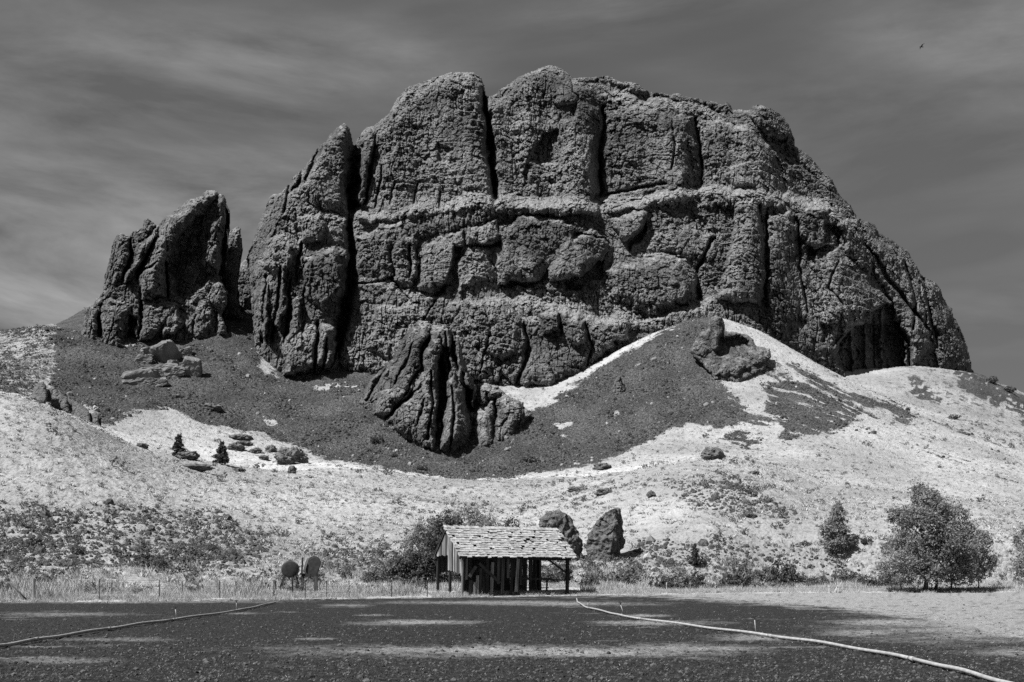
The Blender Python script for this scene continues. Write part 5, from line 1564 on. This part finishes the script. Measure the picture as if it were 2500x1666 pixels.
# ---- single bushes
bm_kinds = [bush_mesh('bush', 700 + i, 1500, 0.05, ['sage', 'darkleaf', 'leaf'][i % 3], 1.0) for i in range(6)]
BUSH = [(1262, 1345, 46, 44, 1, 'dark bush seen through the open right bay of the shed'), (1290, 1340, 40, 46, 4, 'dark bush behind the right-hand shed post'), (1372, 1340, 44, 36, 2, 'pale green bush just right of the shed corner'), (1352, 1352, 36, 40, 1, 'dark bush hugging the right-hand shed post'), (1405, 1345, 40, 26, 1, 'dark low bush below the tall boulder'),
        (1440, 1345, 60, 42, 0, 'grey bush below and right of the tall boulder'), (1515, 1356, 46, 40, 1, 'dark bush left of the pair in the middle of the right fence'),
        (1560, 1356, 62, 52, 0, 'broad grey bush in the middle of the right fence'), (1598, 1350, 36, 44, 4, 'dark bush at the foot of the slim young tree'),
        (1700, 1354, 62, 54, 1, 'wide dark bush half way along the right fence'), (1740, 1340, 40, 30, 0, 'small grey bush right of the wide dark bush'),
        (1795, 1345, 46, 76, 1, 'tall ragged dark bush left of the white posts'), (1765, 1340, 40, 36, 3, 'grey bush leaning on the tall ragged one'),
        (1835, 1345, 40, 34, 0, 'pale grey bush right of the tall ragged one'), (1880, 1350, 50, 30, 3, 'low grey bush left of the white braced posts'), (1990, 1352, 50, 34, 1, 'dark bush between the white posts and the tree clump'),
        (1945, 1345, 50, 40, 0, 'grey bush behind the white braced posts'), (2030, 1350, 50, 36, 4, 'bush at the left foot of the tree clump'),
        (1992, 1218 + 30, 22, 20, 1, 'small dark bush high on the slope right of the lone tree'),
        (178, 1282, 30, 26, 1, 'round dark bush low on the left hillside'), (366, 1312, 28, 34, 1, 'dark upright bush above the left fence'), (333, 1300, 38, 30, 4, 'broad dark bush left of the upright one'),
        (428, 1298, 30, 24, 3, 'grey bush right of the upright one on the left hillside'), (486, 1276, 24, 22, 1, 'small dark bush up the slope left of the tanks'), (322, 1270, 22, 16, 0, 'small grey bush above the broad dark one'),
        (76, 1262, 34, 28, 4, 'dark bush near the left edge of the picture'), (45, 1300, 22, 14, 0, 'low bush at the far left above the wooden post'), (795, 1330, 26, 26, 1, 'small dark bush right of the tanks'),
        (870, 1345, 60, 34, 3, 'wide grey bush between the tanks and the shed'), (110, 1335, 26, 16, 3, 'low bush behind the wooden corner post'), (868, 1018, 26, 22, 1, 'dark bush in the scree left of the spur foot'),
        (905, 1050, 16, 12, 0, 'small bush in the scree just below the spur'), (972, 1082, 22, 16, 1, 'dark bush at the scree edge below the spur'), (1216, 1063, 34, 20, 0, 'grey bush in the scree right of the lobe'),
        (1850, 1255, 20, 12, 0, 'low bush left of the lone cone-shaped tree'), (2190, 952 + 12, 24, 12, 1, 'dark bush on the far right ridge'), (2282, 886, 22, 20, 1, 'bush on the skyline at the right end of the ridge'),
        (2318, 905, 26, 16, 4, 'low bush on the skyline at the right edge of the picture')]
for i, (x, y, w, h, kd, lb) in enumerate(BUSH):
    g_ = hit(x, y)
    s = g_[1] * K / FPX
    o = obj('bush', bm_kinds[kd], None, (g_[0], g_[1], g_[2] - 0.05), (0, 0, random.random() * 6.28), (w * s * 1.12, w * s * 1.12, h * s * 1.12))
    tag(o, lb, 'bush', 'bushes on the slope and along the fence')

# ------------------------------------------------------------------ things made by people
M['oldwood'] = mk_simple('grey_weathered_wood', 0.06, 0.26, 9, 0.85, (1, 1, 0.06), 0.01, 0.5)
M['darkwood'] = mk_simple('dark_weathered_wood', 0.022, 0.06, 7, 0.85, (1, 1, 0.1), 0.01, 0.4)
M['shingle'] = mk_simple('silver_shingle', 0.17, 0.34, 5, 0.8, (1, 0.2, 1), 0.008, 0.22)
M['deck'] = mk_simple('roof_sheathing', 0.03, 0.06, 5, 0.9)
M['rust'] = mk_simple('rusty_tank_steel', 0.012, 0.035, 3, 0.65, None, 0.004, 0.0, 0.3)
M['tanklite'] = mk_simple('faded_tank_steel', 0.05, 0.10, 3, 0.6, None, 0.004, 0.0, 0.3)
M['iron'] = mk_simple('old_iron', 0.02, 0.04, 8, 0.7)
M['alu'] = mk_simple('dull_aluminium', 0.22, 0.34, 6, 0.55, None, 0.002, 0.0, 0.3)
M['whitepost'] = mk_simple('whitened_post', 0.35, 0.5, 6, 0.8)
M['postwood'] = mk_simple('pale_post_wood', 0.14, 0.28, 9, 0.85, (1, 1, 0.2), 0.01)
M['wire'] = mk_simple('fence_wire', 0.07, 0.11, 8, 0.6)

# ---- the shed
g0 = np.array([0, 0, 0.0]); g0[1] = 72.3; g0[0] = (1062 * K - 1250) / FPX * 72.3
shed = empty('old_shed', (g0[0], g0[1], 0.02), math.radians(30))
tag(shed, 'weathered open-fronted wooden shed with a ragged shingle roof', 'shed')
L, W, RY, RZ, EZ, BZ = 9.0, 4.15, 2.25, 5.05, 2.80, 2.95
sr = random.Random(4)


def part(name, mb, mat): return mb.build(name, M[mat], shed)


def roof_z(y):                       # underside of the roof over local depth y
    return EZ + (RZ - EZ) * (y + 0.35) / (RY + 0.35) if y < RY else RZ - (RZ - BZ) * (y - RY) / (W + 0.2 - RY)


for (x, y, zt, w) in ((0.06, 0.05, 2.9, 0.13), (2.1, 0.1, 2.9, 0.16), (4.6, 0.12, 2.9, 0.15), (L - 0.08, 0.08, 2.75, 0.2), (0.08, W - 0.1, 2.95, 0.16), (0.1, 2.1, 4.6, 0.16), (4.5, W - 0.1, 2.95, 0.16), (L - 0.1, W - 0.1, 2.9, 0.18), (6.9, 2.2, 4.7, 0.16)):
    m_ = MB(); dx = sr.uniform(-0.06, 0.06)
    m_.bar((x + dx, y, -0.25), (x, y, zt), w, w, (0, 1, 0))
    part('post', m_, 'darkwood')
for (y, z) in ((0.1, 2.72), (RY, RZ - 0.12), (W - 0.1, 2.88)):
    m_ = MB(); m_.bar((-0.2, y, z), (L + 0.2, y, z - 0.04), 0.14, 0.16); part('beam', m_, 'darkwood')
for i in range(9):
    x = 0.05 + i * (L - 0.1) / 8
    m_ = MB(); m_.bar((x, -0.3, roof_z(-0.3) - 0.12), (x, RY, RZ - 0.12), 0.07, 0.12); part('rafter', m_, 'darkwood')
    m_ = MB(); m_.bar((x, W + 0.15, BZ - 0.12), (x, RY, RZ - 0.12), 0.07, 0.12); part('rafter', m_, 'darkwood')
# sheathing boards under the shingles, front with a few gaps, and the back slope
sl_len = math.hypot(RY + 0.35, RZ - EZ); pit = math.atan2(RZ - EZ, RY + 0.35)
for i in range(9):
    t0, t1 = i / 9, (i + 0.93) / 9
    m_ = MB(); a = Vector((L / 2 - 0.05, -0.35 + (RY + 0.35) * (t0 + t1) / 2, EZ + (RZ - EZ) * (t0 + t1) / 2 - 0.03))
    d = Vector((0, math.cos(pit), math.sin(pit)))
    hw = sl_len * (t1 - t0) / 2
    m_.bar(a - d * hw, a + d * hw, L + 0.55, 0.025, (0, -math.sin(pit), math.cos(pit)))
    part('roof_board', m_, 'deck')
bl_len = math.hypot(W + 0.2 - RY, RZ - BZ); bp = math.atan2(RZ - BZ, W + 0.2 - RY)
for i in range(8):
    t = (i + 0.5) / 8
    m_ = MB(); a = Vector((L / 2, W + 0.2 - (W + 0.2 - RY) * t, BZ + (RZ - BZ) * t))
    d = Vector((0, -math.cos(bp), math.sin(bp)))
    m_.bar(a - d * bl_len / 16.5, a + d * bl_len / 16.5, L + 0.4, 0.03, (0, math.sin(bp), math.cos(bp)))
    part('roof_board', m_, 'deck')
# shingles
unit = [MB().box(-0.5, 0.5, -0.5, 0.5, -0.5, 0.5).mesh('shingle', M['shingle']) for _ in range(1)][0]
NC = 13
SH = []
for r in range(NC):
    x = -0.35 + sr.uniform(-0.12, 0.02)
    t = (r + 0.35) / NC
    xe = L + 0.45 + sr.uniform(-0.1, 0.05)
    while x < xe:
        w = sr.uniform(0.17, 0.40)
        if x + w > xe: w = xe - x
        miss = 0.09 if 2 < r < 9 else 0.03
        if w > 0.06 and sr.random() > (0.0 if r in (0, NC - 1) else miss):
            ln = sl_len / NC * sr.uniform(1.25, 1.6)
            yc = -0.38 + (RY + 0.38) * t; zc = EZ + (RZ - EZ) * t + 0.07
            slip = -sr.random() ** 5 * 0.16
            lc = (x + w / 2, yc + slip * math.cos(pit), zc + slip * math.sin(pit) + sr.uniform(-0.01, 0.015) + (0.03 if sr.random() < 0.1 else 0))
            rt = (pit - 0.15 + sr.uniform(-0.04, 0.04), sr.uniform(-0.04, 0.04), sr.gauss(0, 0.015) + (sr.uniform(-0.3, 0.3) if sr.random() < 0.05 else 0))
            SH.append((w, lc, rt, (w * 0.95, ln, sr.uniform(0.04, 0.075))))
        x += w
SH.sort(key=lambda q: -q[0])
for (w, lc, rt, sc_) in SH[:300]:
    o = bpy.data.objects.new('shingle', unit); COL.objects.link(o); o.parent = shed
    o.location, o.rotation_euler, o.scale = lc, rt, sc_
m_ = MB()
for (w, lc, rt, sc_) in SH[300:]:
    mt_ = Matrix.LocRotScale(Vector(lc), Euler(rt), Vector(sc_))
    bx_ = MB().box(-0.5, 0.5, -0.5, 0.5, -0.5, 0.5)
    m_.add([mt_ @ Vector(v) for v in bx_.v], bx_.f)
rest = part('narrow_shingles', m_, 'shingle'); rest['kind'] = 'stuff'
m_ = MB(); m_.bar((-0.14, -0.3, EZ - 0.09), (-0.14, RY, RZ - 0.08), 0.04, 0.10); part('barge_board', m_, 'darkwood')
m_ = MB(); m_.bar((-0.14, W + 0.16, BZ - 0.06), (-0.14, RY, RZ - 0.08), 0.04, 0.10); part('barge_board', m_, 'darkwood')


def wall_board(x, y, z0, z1, w, along, mat, tw=0.0, name='board', lean=0.0):
    m_ = MB()
    a = Vector((x, y, z0)); bb = Vector((x + (lean if along == 'x' else 0), y + (lean if along == 'y' else 0), z1))
    if along == 'x': m_.bar(a, bb, w, 0.025, (0, 1, 0))
    else: m_.bar(a, bb, 0.025, w, (0, 1, 0))
    return part(name, m_, mat)


# gable boards on the left end
y = -0.05
while y < W:
    w = sr.uniform(0.15, 0.25)
    yc = y + w / 2
    zb = 1.55 + 0.14 * yc + sr.uniform(-0.08, 0.08) if yc < 2.15 else 2.95 + sr.uniform(-0.1, 0.06)
    zt = roof_z(min(yc, W)) - 0.05 + sr.uniform(-0.04, 0.0)
    if zt > zb + 0.1:
        wall_board(-0.03 - sr.uniform(0, 0.02), yc, zb, zt, w * sr.uniform(0.7, 0.9), 'y', 'darkwood' if sr.random() < 0.25 else 'oldwood', lean=sr.gauss(0, 0.012))
    y += w
# right gable, darker, mostly hidden
y = 0.0
while y < W:
    w = 0.24; yc = y + w / 2
    zt = roof_z(min(yc, W)) - 0.06
    wall_board(L + 0.02, yc, 2.85, zt, w * 0.95, 'y', 'darkwood')
    y += w
# back wall boards, open at the right
x = 0.1
while x < L - 0.1:
    w = sr.uniform(0.17, 0.27)
    if sr.random() > 0.05:
        wall_board(x + w / 2, W + 0.02, 1.75 if x < 2.4 else sr.uniform(-0.1, 0.25), 2.85, w * 0.96, 'x', 'darkwood', lean=sr.gauss(0, 0.015))
    x += w
x = L
while x < L:
    w = 0.25
    wall_board(x + w / 2, W + 0.02, 2.0 + sr.uniform(-0.05, 0.1), 2.85, w * 0.96, 'x', 'darkwood'); x += w
# inner partition closes the view into the left half
x = 1.2
while x < 5.0:
    w = sr.uniform(0.2, 0.3)
    if sr.random() > 0.05: wall_board(x + w / 2, 2.3, 0.0, 3.6, w * 0.97, 'x', 'darkwood', lean=sr.gauss(0, 0.01))
    x += w
# front boards: what is left of them
FRONT = [(0.62, 0, 1.15, 0.28, 0.10, 'oldwood'), (0.92, 0, 1.0, 0.2, 0.12, 'oldwood'), (1.2, 0, 1.5, 0.2, 0.05, 'oldwood'), (1.45, 0, 2.0, 0.2, 0.06, 'darkwood'), (1.72, 0, 1.4, 0.17, 0.03, 'darkwood'),
         (2.0, 0, 1.1, 0.2, 0.02, 'darkwood'), (2.35, 0, 2.45, 0.24, 0.12, 'oldwood'), (2.95, 0.9, 2.72, 0.24, 0.03, 'oldwood'), (3.25, 0.15, 2.72, 0.25, 0.1, 'oldwood'), (3.75, 1.3, 2.72, 0.2, 0.0, 'oldwood'),
         (4.0, 0.0, 2.72, 0.22, 0.1, 'darkwood'), (4.24, 1.4, 2.72, 0.2, 0.0, 'darkwood'), (4.42, 0.3, 2.72, 0.26, 0.18, 'oldwood'), (4.8, 0.8, 2.72, 0.14, 0.04, 'darkwood'), (0.35, 1.2, 2.7, 0.18, 0.02, 'oldwood')]
for (x, z0, z1, w, ln, mt) in FRONT:
    wall_board(x, 0.02, z0, z1, w, 'x', mt, lean=ln)
m_ = MB(); m_.bar((1.35, -0.02, 2.35), (3.05, -0.06, 0.95), 0.2, 0.03, (0.3, 1, 0.2)); part('fallen_plank', m_, 'darkwood')
m_ = MB(); m_.bar((0.55, -0.05, 1.4), (1.05, -0.1, 2.15), 0.22, 0.03, (0.2, 1, 0)); part('fallen_plank', m_, 'oldwood')
m_ = MB(); m_.bar((5.0, 0.06, 1.28), (L - 0.1, 0.06, 1.12), 0.05, 0.10); part('rail', m_, 'darkwood')
m_ = MB(); m_.bar((7.2, 0.1, 2.68), (L - 0.12, 0.1, 1.65), 0.1, 0.12); part('brace', m_, 'darkwood')
m_ = MB(); m_.box(0.2, 4.9, -0.02, 0.1, 0.0, 0.10); part('sill', m_, 'oldwood')
m_ = MB(); m_.bar((-0.05, -0.08, 0.0), (0.05, -0.02, 2.75), 0.09, 0.07, (0, 1, 0)); part('corner_post', m_, 'oldwood')
# stall divisions and a manger inside the open end
m_ = MB(); m_.box(5.4, 8.6, 2.2, 2.9, 0.5, 0.56); part('manger_shelf', m_, 'darkwood')
for x in (5.5, 6.5, 7.5, 8.4):
    m_ = MB(); m_.bar((x, 2.25, 0), (x + sr.uniform(-0.1, 0.1), 2.25, 1.3), 0.12, 0.08, (0, 1, 0)); part('manger_post', m_, 'darkwood')
m_ = MB(); m_.bar((5.3, 2.3, 1.25), (8.7, 2.3, 1.2), 0.06, 0.16); part('rail', m_, 'darkwood')

# ---- the drum tank on iron legs
b = hit(689, 1363); TY0 = b[1]
tk = empty('drum_tank', (b[0], b[1], b[2]))
tag(tk, 'round-ended dark tank on tall iron legs left of the oval tank', 'tank', 'old tanks by the field')


def up_to(ysrc, Y): return CAM_Z + (HOR - ysrc) / FPX * Y - b[2]


cz = up_to(1390, TY0); cxm = (711 - 1250) / FPX * TY0 - b[0]
axd = Vector((-0.16, 0.987, 0)).normalized()
fr = Vector((cxm, -0.5, cz))
m_ = MB(); m_.tube([fr - axd * 0.0, fr + axd * 0.05, fr + axd * 1.75, fr + axd * 1.80], [0.57, 0.60, 0.60, 0.57], 28); dr = m_.build('drum', M['tanklite'], tk, True)
m_ = MB(); m_.tube([fr - axd * 0.05, fr - axd * 0.02, fr + axd * 0.004], [0.30, 0.50, 0.575], 28); m_.build('end_cap', M['rust'], tk, True)
m_ = MB(); m_.tube([fr + axd * 0.4 + Vector((0, 0, 0.58)), fr + axd * 0.4 + Vector((0, 0, 0.66))], 0.07, 10); m_.build('filler_cap', M['iron'], tk)
bot = cz - 0.52
legs = []
for (sx, sy) in ((-0.45, 0), (0.45, 0), (-0.45, 0.8), (0.42, 0.8), (-0.45, 1.6), (0.42, 1.6)):
    top = fr + axd * sy + Vector((sx * 0.85, 0, -0.42)); ft = Vector((fr.x + axd.x * sy + sx * 1.9, top.y + (sy - 0.8) * 0.25, -0.15))
    m_ = MB(); m_.bar(top, ft, 0.055, 0.055); m_.build('leg', M['iron'], tk); legs.append((top, ft))
for (i, j, ta, tb) in ((0, 1, .25, .25), (2, 3, .25, .25), (4, 5, .25, .25), (0, 4, .25, .25), (1, 5, .25, .25), (0, 1, .3, .95), (0, 4, .3, .9), (1, 5, .3, .85), (1, 0, .45, .97)):
    a = legs[i][0].lerp(legs[i][1], ta); c_ = legs[j][0].lerp(legs[j][1], tb)
    m_ = MB(); m_.bar(a, c_, 0.03, 0.03); m_.build('brace', M['iron'], tk)
# ---- the oval tank on a timber stand
b = hit(724, 1364); TY0 = b[1]
ov = empty('oval_tank', (b[0], b[1], b[2]))
tag(ov, 'dark flattened oval tank on a timber post stand', 'tank', 'old tanks by the field')
cz = up_to(1383, TY0); cxm = (767 - 1250) / FPX * TY0 - b[0]


def oval(s):
    pts = []
    a_, h2 = 0.44, 0.24
    for k in range(28):
        t = 2 * math.pi * k / 28
        px = a_ * math.cos(t) * s; pz = (h2 if math.sin(t) >= 0 else -h2) * s + a_ * math.sin(t) * s
        ca, sa = math.cos(-0.30), math.sin(-0.30)
        pts.append((px * ca - pz * sa, px * sa + pz * ca))
    return pts


def loft(secs):
    m_ = MB(); v = []
    for (off, s) in secs:
        for (px, pz) in oval(s): v.append((cxm + px + axo.x * off, -0.3 + axo.y * off, cz + pz))
    n = 28; f = []
    for i in range(len(secs) - 1):
        for k in range(n): f.append((i * n + k, i * n + (k + 1) % n, (i + 1) * n + (k + 1) % n, (i + 1) * n + k))
    f.append(tuple(range(n - 1, -1, -1))); f.append(tuple(range((len(secs) - 1) * n, len(secs) * n)))
    return m_.add(v, f)


axo = Vector((-0.30, 0.954, 0)).normalized()
loft([(0, 1.0), (0.5, 1.0), (1.7, 1.0)]).build('shell', M['tanklite'], ov, True)
loft([(-0.05, 1.06), (0.05, 1.06)]).build('rim', M['iron'], ov)
loft([(-0.06, 0.90), (-0.045, 0.96)]).build('end_plate', M['rust'], ov)
for off in (0.55, 1.1): loft([(off, 1.03), (off + 0.04, 1.03)]).build('rib', M['tanklite'], ov)
pz = up_to(1404, TY0)
xl = (742 - 1250) / FPX * TY0 - b[0]; xr = (775 - 1250) / FPX * TY0 - b[0]
m_ = MB(); m_.bar((xl - 0.05, -0.35, pz), (xr + 0.2, -0.35, pz - 0.05), 0.18, 0.2); m_.build('beam', M['darkwood'], ov)
m_ = MB(); m_.bar((xl - 0.4, 1.25, pz), (xr - 0.3, 1.25, pz - 0.05), 0.18, 0.2); m_.build('beam', M['darkwood'], ov)
for (x, y, w) in ((xl, -0.35, 0.17), (xr, -0.35, 0.2), (xl - 0.35, 1.25, 0.17), (xr - 0.35, 1.25, 0.17)):
    m_ = MB(); m_.bar((x - 0.06, y, -0.2), (x, y, pz - 0.1), w, w, (0, 1, 0)); m_.build('post', M['darkwood'], ov)
m_ = MB(); m_.bar((xl - 0.06, -0.5, pz), (xl + 0.03, -0.55, pz + 1.2), 0.10, 0.10, (0, 1, 0)); m_.build('mast', M['darkwood'], ov)

# ---- fences
def fence(name, label, posts, wires=3, wire_z=(0.35, 0.75, 1.15), mat='iron'):
    p0 = hit(*posts[0][:2])
    root = empty(name, p0)
    tag(root, label, 'fence')
    tops = []
    for (x, y, h, w, mt) in posts:
        q = hit(x, y); hh = h * q[1] * K / FPX
        l = q - p0
        m_ = MB()
        tx = random.uniform(-0.02, 0.02)
        if w > 0.09: m_.tube([(l[0], l[1], l[2] - 0.3), (l[0] + tx, l[1], l[2] + hh * 0.5), (l[0] + tx * 2, l[1], l[2] + hh)], [w / 2, w / 2 * 0.95, w / 2 * 0.85], 8)
        else: m_.bar((l[0], l[1], l[2] - 0.3), (l[0] + tx, l[1], l[2] + hh), w, w * 0.7, (0, 1, 0))
        po = m_.build('post', M[mt], root)
        if mt == 'iron' and w < 0.07 and len(posts) > 9:
            m2 = MB(); m2.bar((l[0] + tx, l[1], l[2] + hh + 0.001), (l[0] + tx, l[1], l[2] + hh + 0.10), w * 1.05, w * 0.8, (0, 1, 0)); m2.build('post_tip', M['whitepost'], po)
        tops.append((l, hh))
    for z in wire_z:
        m_ = MB(); m_.tube([(l[0], l[1] - 0.03, l[2] + min(z, hh * 0.95)) for l, hh in tops], 0.006, 4); m_.build('wire', M['wire'], root)
    return root


fence('wire_fence', 'thin wire fence on iron posts along the left edge of the field',
      [(78, 1380, 50, 0.20, 'postwood'), (228, 1379, 48, 0.05, 'iron'), (366, 1377, 44, 0.05, 'iron'), (505, 1376, 42, 0.045, 'iron'), (629, 1376, 42, 0.05, 'iron'), (701, 1376, 42, 0.05, 'iron'),
       (751, 1375, 40, 0.045, 'iron'), (802, 1374, 40, 0.045, 'iron'), (900, 1373, 40, 0.045, 'iron'), (982, 1372, 40, 0.045, 'iron')])
fence('back_fence', 'second row of white-tipped iron posts behind the left fence',
      [(257, 1366, 28, 0.05, 'iron'), (419, 1366, 30, 0.05, 'iron'), (541, 1366, 30, 0.05, 'iron'), (634, 1367, 32, 0.12, 'darkwood'), (672, 1366, 34, 0.13, 'darkwood'), (735, 1365, 30, 0.05, 'iron')], wire_z=(0.4, 0.8))
fence('right_fence', 'sparse low fence of pale pickets along the right of the field',
      [(1334, 1368, 30, 0.05, 'iron'), (1461, 1366, 22, 0.06, 'postwood'), (1532, 1365, 26, 0.06, 'whitepost'), (1586, 1364, 20, 0.06, 'postwood'), (1643, 1363, 24, 0.06, 'whitepost'), (1705, 1363, 22, 0.06, 'postwood'),
       (1787, 1362, 20, 0.06, 'postwood'), (2070, 1362, 18, 0.08, 'darkwood'), (2140, 1361, 18, 0.06, 'darkwood'), (2196, 1361, 18, 0.06, 'darkwood')], wire_z=(0.4, 0.7))
q = hit(78, 1380)
br = empty('corner_brace', q); tag(br, 'dark pole leaning down to the wooden corner post at far left', 'pole')
pe = at(20, 1338, q[1]) - q; ps = at(66, 1377, q[1]) - q
m_ = MB(); m_.tube([tuple(ps + np.array([0, -0.2, -0.05])), tuple(pe)], 0.045, 7); m_.build('pole', M['darkwood'], br, True)
q = hit(1905, 1363)
wp = empty('braced_posts', q); tag(wp, 'pair of white posts with a slanting brace at the right field edge', 'posts')
for (xa, ya, xb, yb, nm) in ((1905, 1363, 1904, 1344, 'post'), (1925, 1363, 1925, 1344, 'post'), (1915, 1363, 1925, 1348, 'brace')):
    a = at(xa, ya, q[1]) - q; c_ = at(xb, yb, q[1]) - q
    a[2] -= 0.1
    m_ = MB(); m_.bar(tuple(a), tuple(c_), 0.10, 0.10, (0, 1, 0)); m_.build(nm, M['whitepost'], wp)

# ---- irrigation pipes with risers
def pipe(label, pts, r, risers, name='irrigation_pipe', lift=0.03):
    W3 = [hit(x, y) for x, y in pts]
    W3 = [np.array([p[0], p[1], max(p[2], 0) + r + lift]) for p in W3]
    # smooth run
    t = np.linspace(0, len(W3) - 1, 6 * (len(W3) - 1) + 1)
    A = np.array(W3)
    S = np.stack([np.interp(t, range(len(W3)), A[:, k]) for k in range(3)], 1)
    for k in range(2): S[:, k] = np.concatenate([[S[0, k]], np.convolve(S[:, k], [0.25, 0.5, 0.25], 'valid'), [S[-1, k]]])
    root = empty(name, S[0]); tag(root, label, 'pipe', 'irrigation pipes')
    S0 = S - S[0]
    S0[:, 2] += 0.012 * np.sin(np.arange(len(S0)) * 0.9)
    seg = max(1, len(S0) // 5)
    i = 0
    while i < len(S0) - 1:
        j = min(i + seg, len(S0) - 1)
        m_ = MB(); m_.tube([tuple(p) for p in S0[i:j + 1]], r, 12); m_.build('pipe_length', M['alu'], root, True)
        d = Vector(S0[j] - S0[j - 1]).normalized()
        m_ = MB(); m_.tube([tuple(Vector(S0[j]) - d * 0.10), tuple(Vector(S0[j]) + d * 0.10)], r * 1.22, 12); m_.build('coupling', M['alu'], root, True)
        i = j
    for (x, y, h, dx) in risers:
        q = hit(x, y); q = q - S[0]; q[2] = r * 0.5 + 0.02
        k = np.argmin(np.hypot(S0[:, 0] - q[0], S0[:, 1] - q[1])); 
        # nearest point of the run
        bp_ = None
        for a_, c_ in zip(S0[:-1], S0[1:]):
            e = c_ - a_; tt = np.clip(np.dot((q - a_)[:2], e[:2]) / np.dot(e[:2], e[:2]), 0, 1); c2 = a_ + e * tt
            if bp_ is None or np.linalg.norm((c2 - q)[:2]) < np.linalg.norm((bp_ - q)[:2]): bp_ = c2
        hh = h * (bp_ + S[0])[1] * K / FPX
        m_ = MB(); m_.tube([tuple(bp_), tuple(bp_ + np.array([dx * hh, 0, hh]))], 0.014, 7); rs = m_.build('riser', M['alu'], root, True)
        tp = Vector(bp_ + np.array([dx * hh, 0, hh]))
        m_ = MB(); m_.tube([tp, tp + Vector((0.0, 0, 0.07))], 0.024, 8); m_.bar(tp + Vector((-0.07, 0, 0.06)), tp + Vector((0.06, 0, 0.075)), 0.025, 0.03); m_.build('sprinkler_head', M['iron'], rs)
    return root


pipe('long left irrigation pipe crossing the field from the left edge to the fence', [(-60, 1500), (30, 1486), (130, 1469), (250, 1450), (340, 1436), (450, 1421), (545, 1407), (595, 1396), (632, 1387)], 0.042,
     [(395, 1427, 23, -0.12), (545, 1407, 18, -0.05)])
pipe('thin pipe lying along the edge of the field left of the tanks', [(330, 1380.5), (400, 1380), (470, 1380.5), (540, 1381), (620, 1380.5), (700, 1380), (770, 1380)], 0.03, [(632, 1380, 9, 0.0)], lift=0.02)
pipe('bright right irrigation pipe running from the shed to the lower right corner', [(1325, 1378), (1327, 1386), (1345, 1398), (1395, 1410), (1433, 1420), (1560, 1438), (1700, 1457), (1850, 1477), (2000, 1502), (2150, 1534), (2255, 1562), (2400, 1606)], 0.037,
     [(1345, 1399, 12, 0.1), (1433, 1420, 26, -0.35), (1733, 1462, 32, -0.1)])
# ---- a bird in the sky
q = at(2117, 108, 150)
bd = empty('bird', q); tag(bd, 'tiny dark bird high in the sky at upper right', 'bird')
m_ = MB(); m_.tube([(-0.26, 0, 0), (-0.12, 0, 0.02), (0.1, 0, 0.0), (0.22, 0, -0.03), (0.36, 0, -0.04)], [0.02, 0.06, 0.075, 0.045, 0.02], 8); m_.build('body', M['iron'], bd, True)
for s in (-1, 1):
    m_ = MB(); m_.add([(-0.12, 0, 0.04), (0.12, 0, 0.02), (0.10, s * 0.35, 0.16), (-0.06, s * 0.38, 0.17), (0.16, s * 0.8, 0.08), (0.10, s * 0.82, 0.085),
                       (-0.12, 0, 0.02), (0.12, 0, 0.0), (0.10, s * 0.35, 0.145), (-0.06, s * 0.38, 0.155), (0.16, s * 0.8, 0.07), (0.10, s * 0.82, 0.075)],
                      [(0, 1, 2, 3), (3, 2, 4, 5), (6, 9, 8, 7), (9, 11, 10, 8), (0, 3, 9, 6), (3, 5, 11, 9), (1, 7, 8, 2), (2, 8, 10, 4), (5, 4, 10, 11), (0, 6, 7, 1)])
    m_.build('wing', M['iron'], bd)
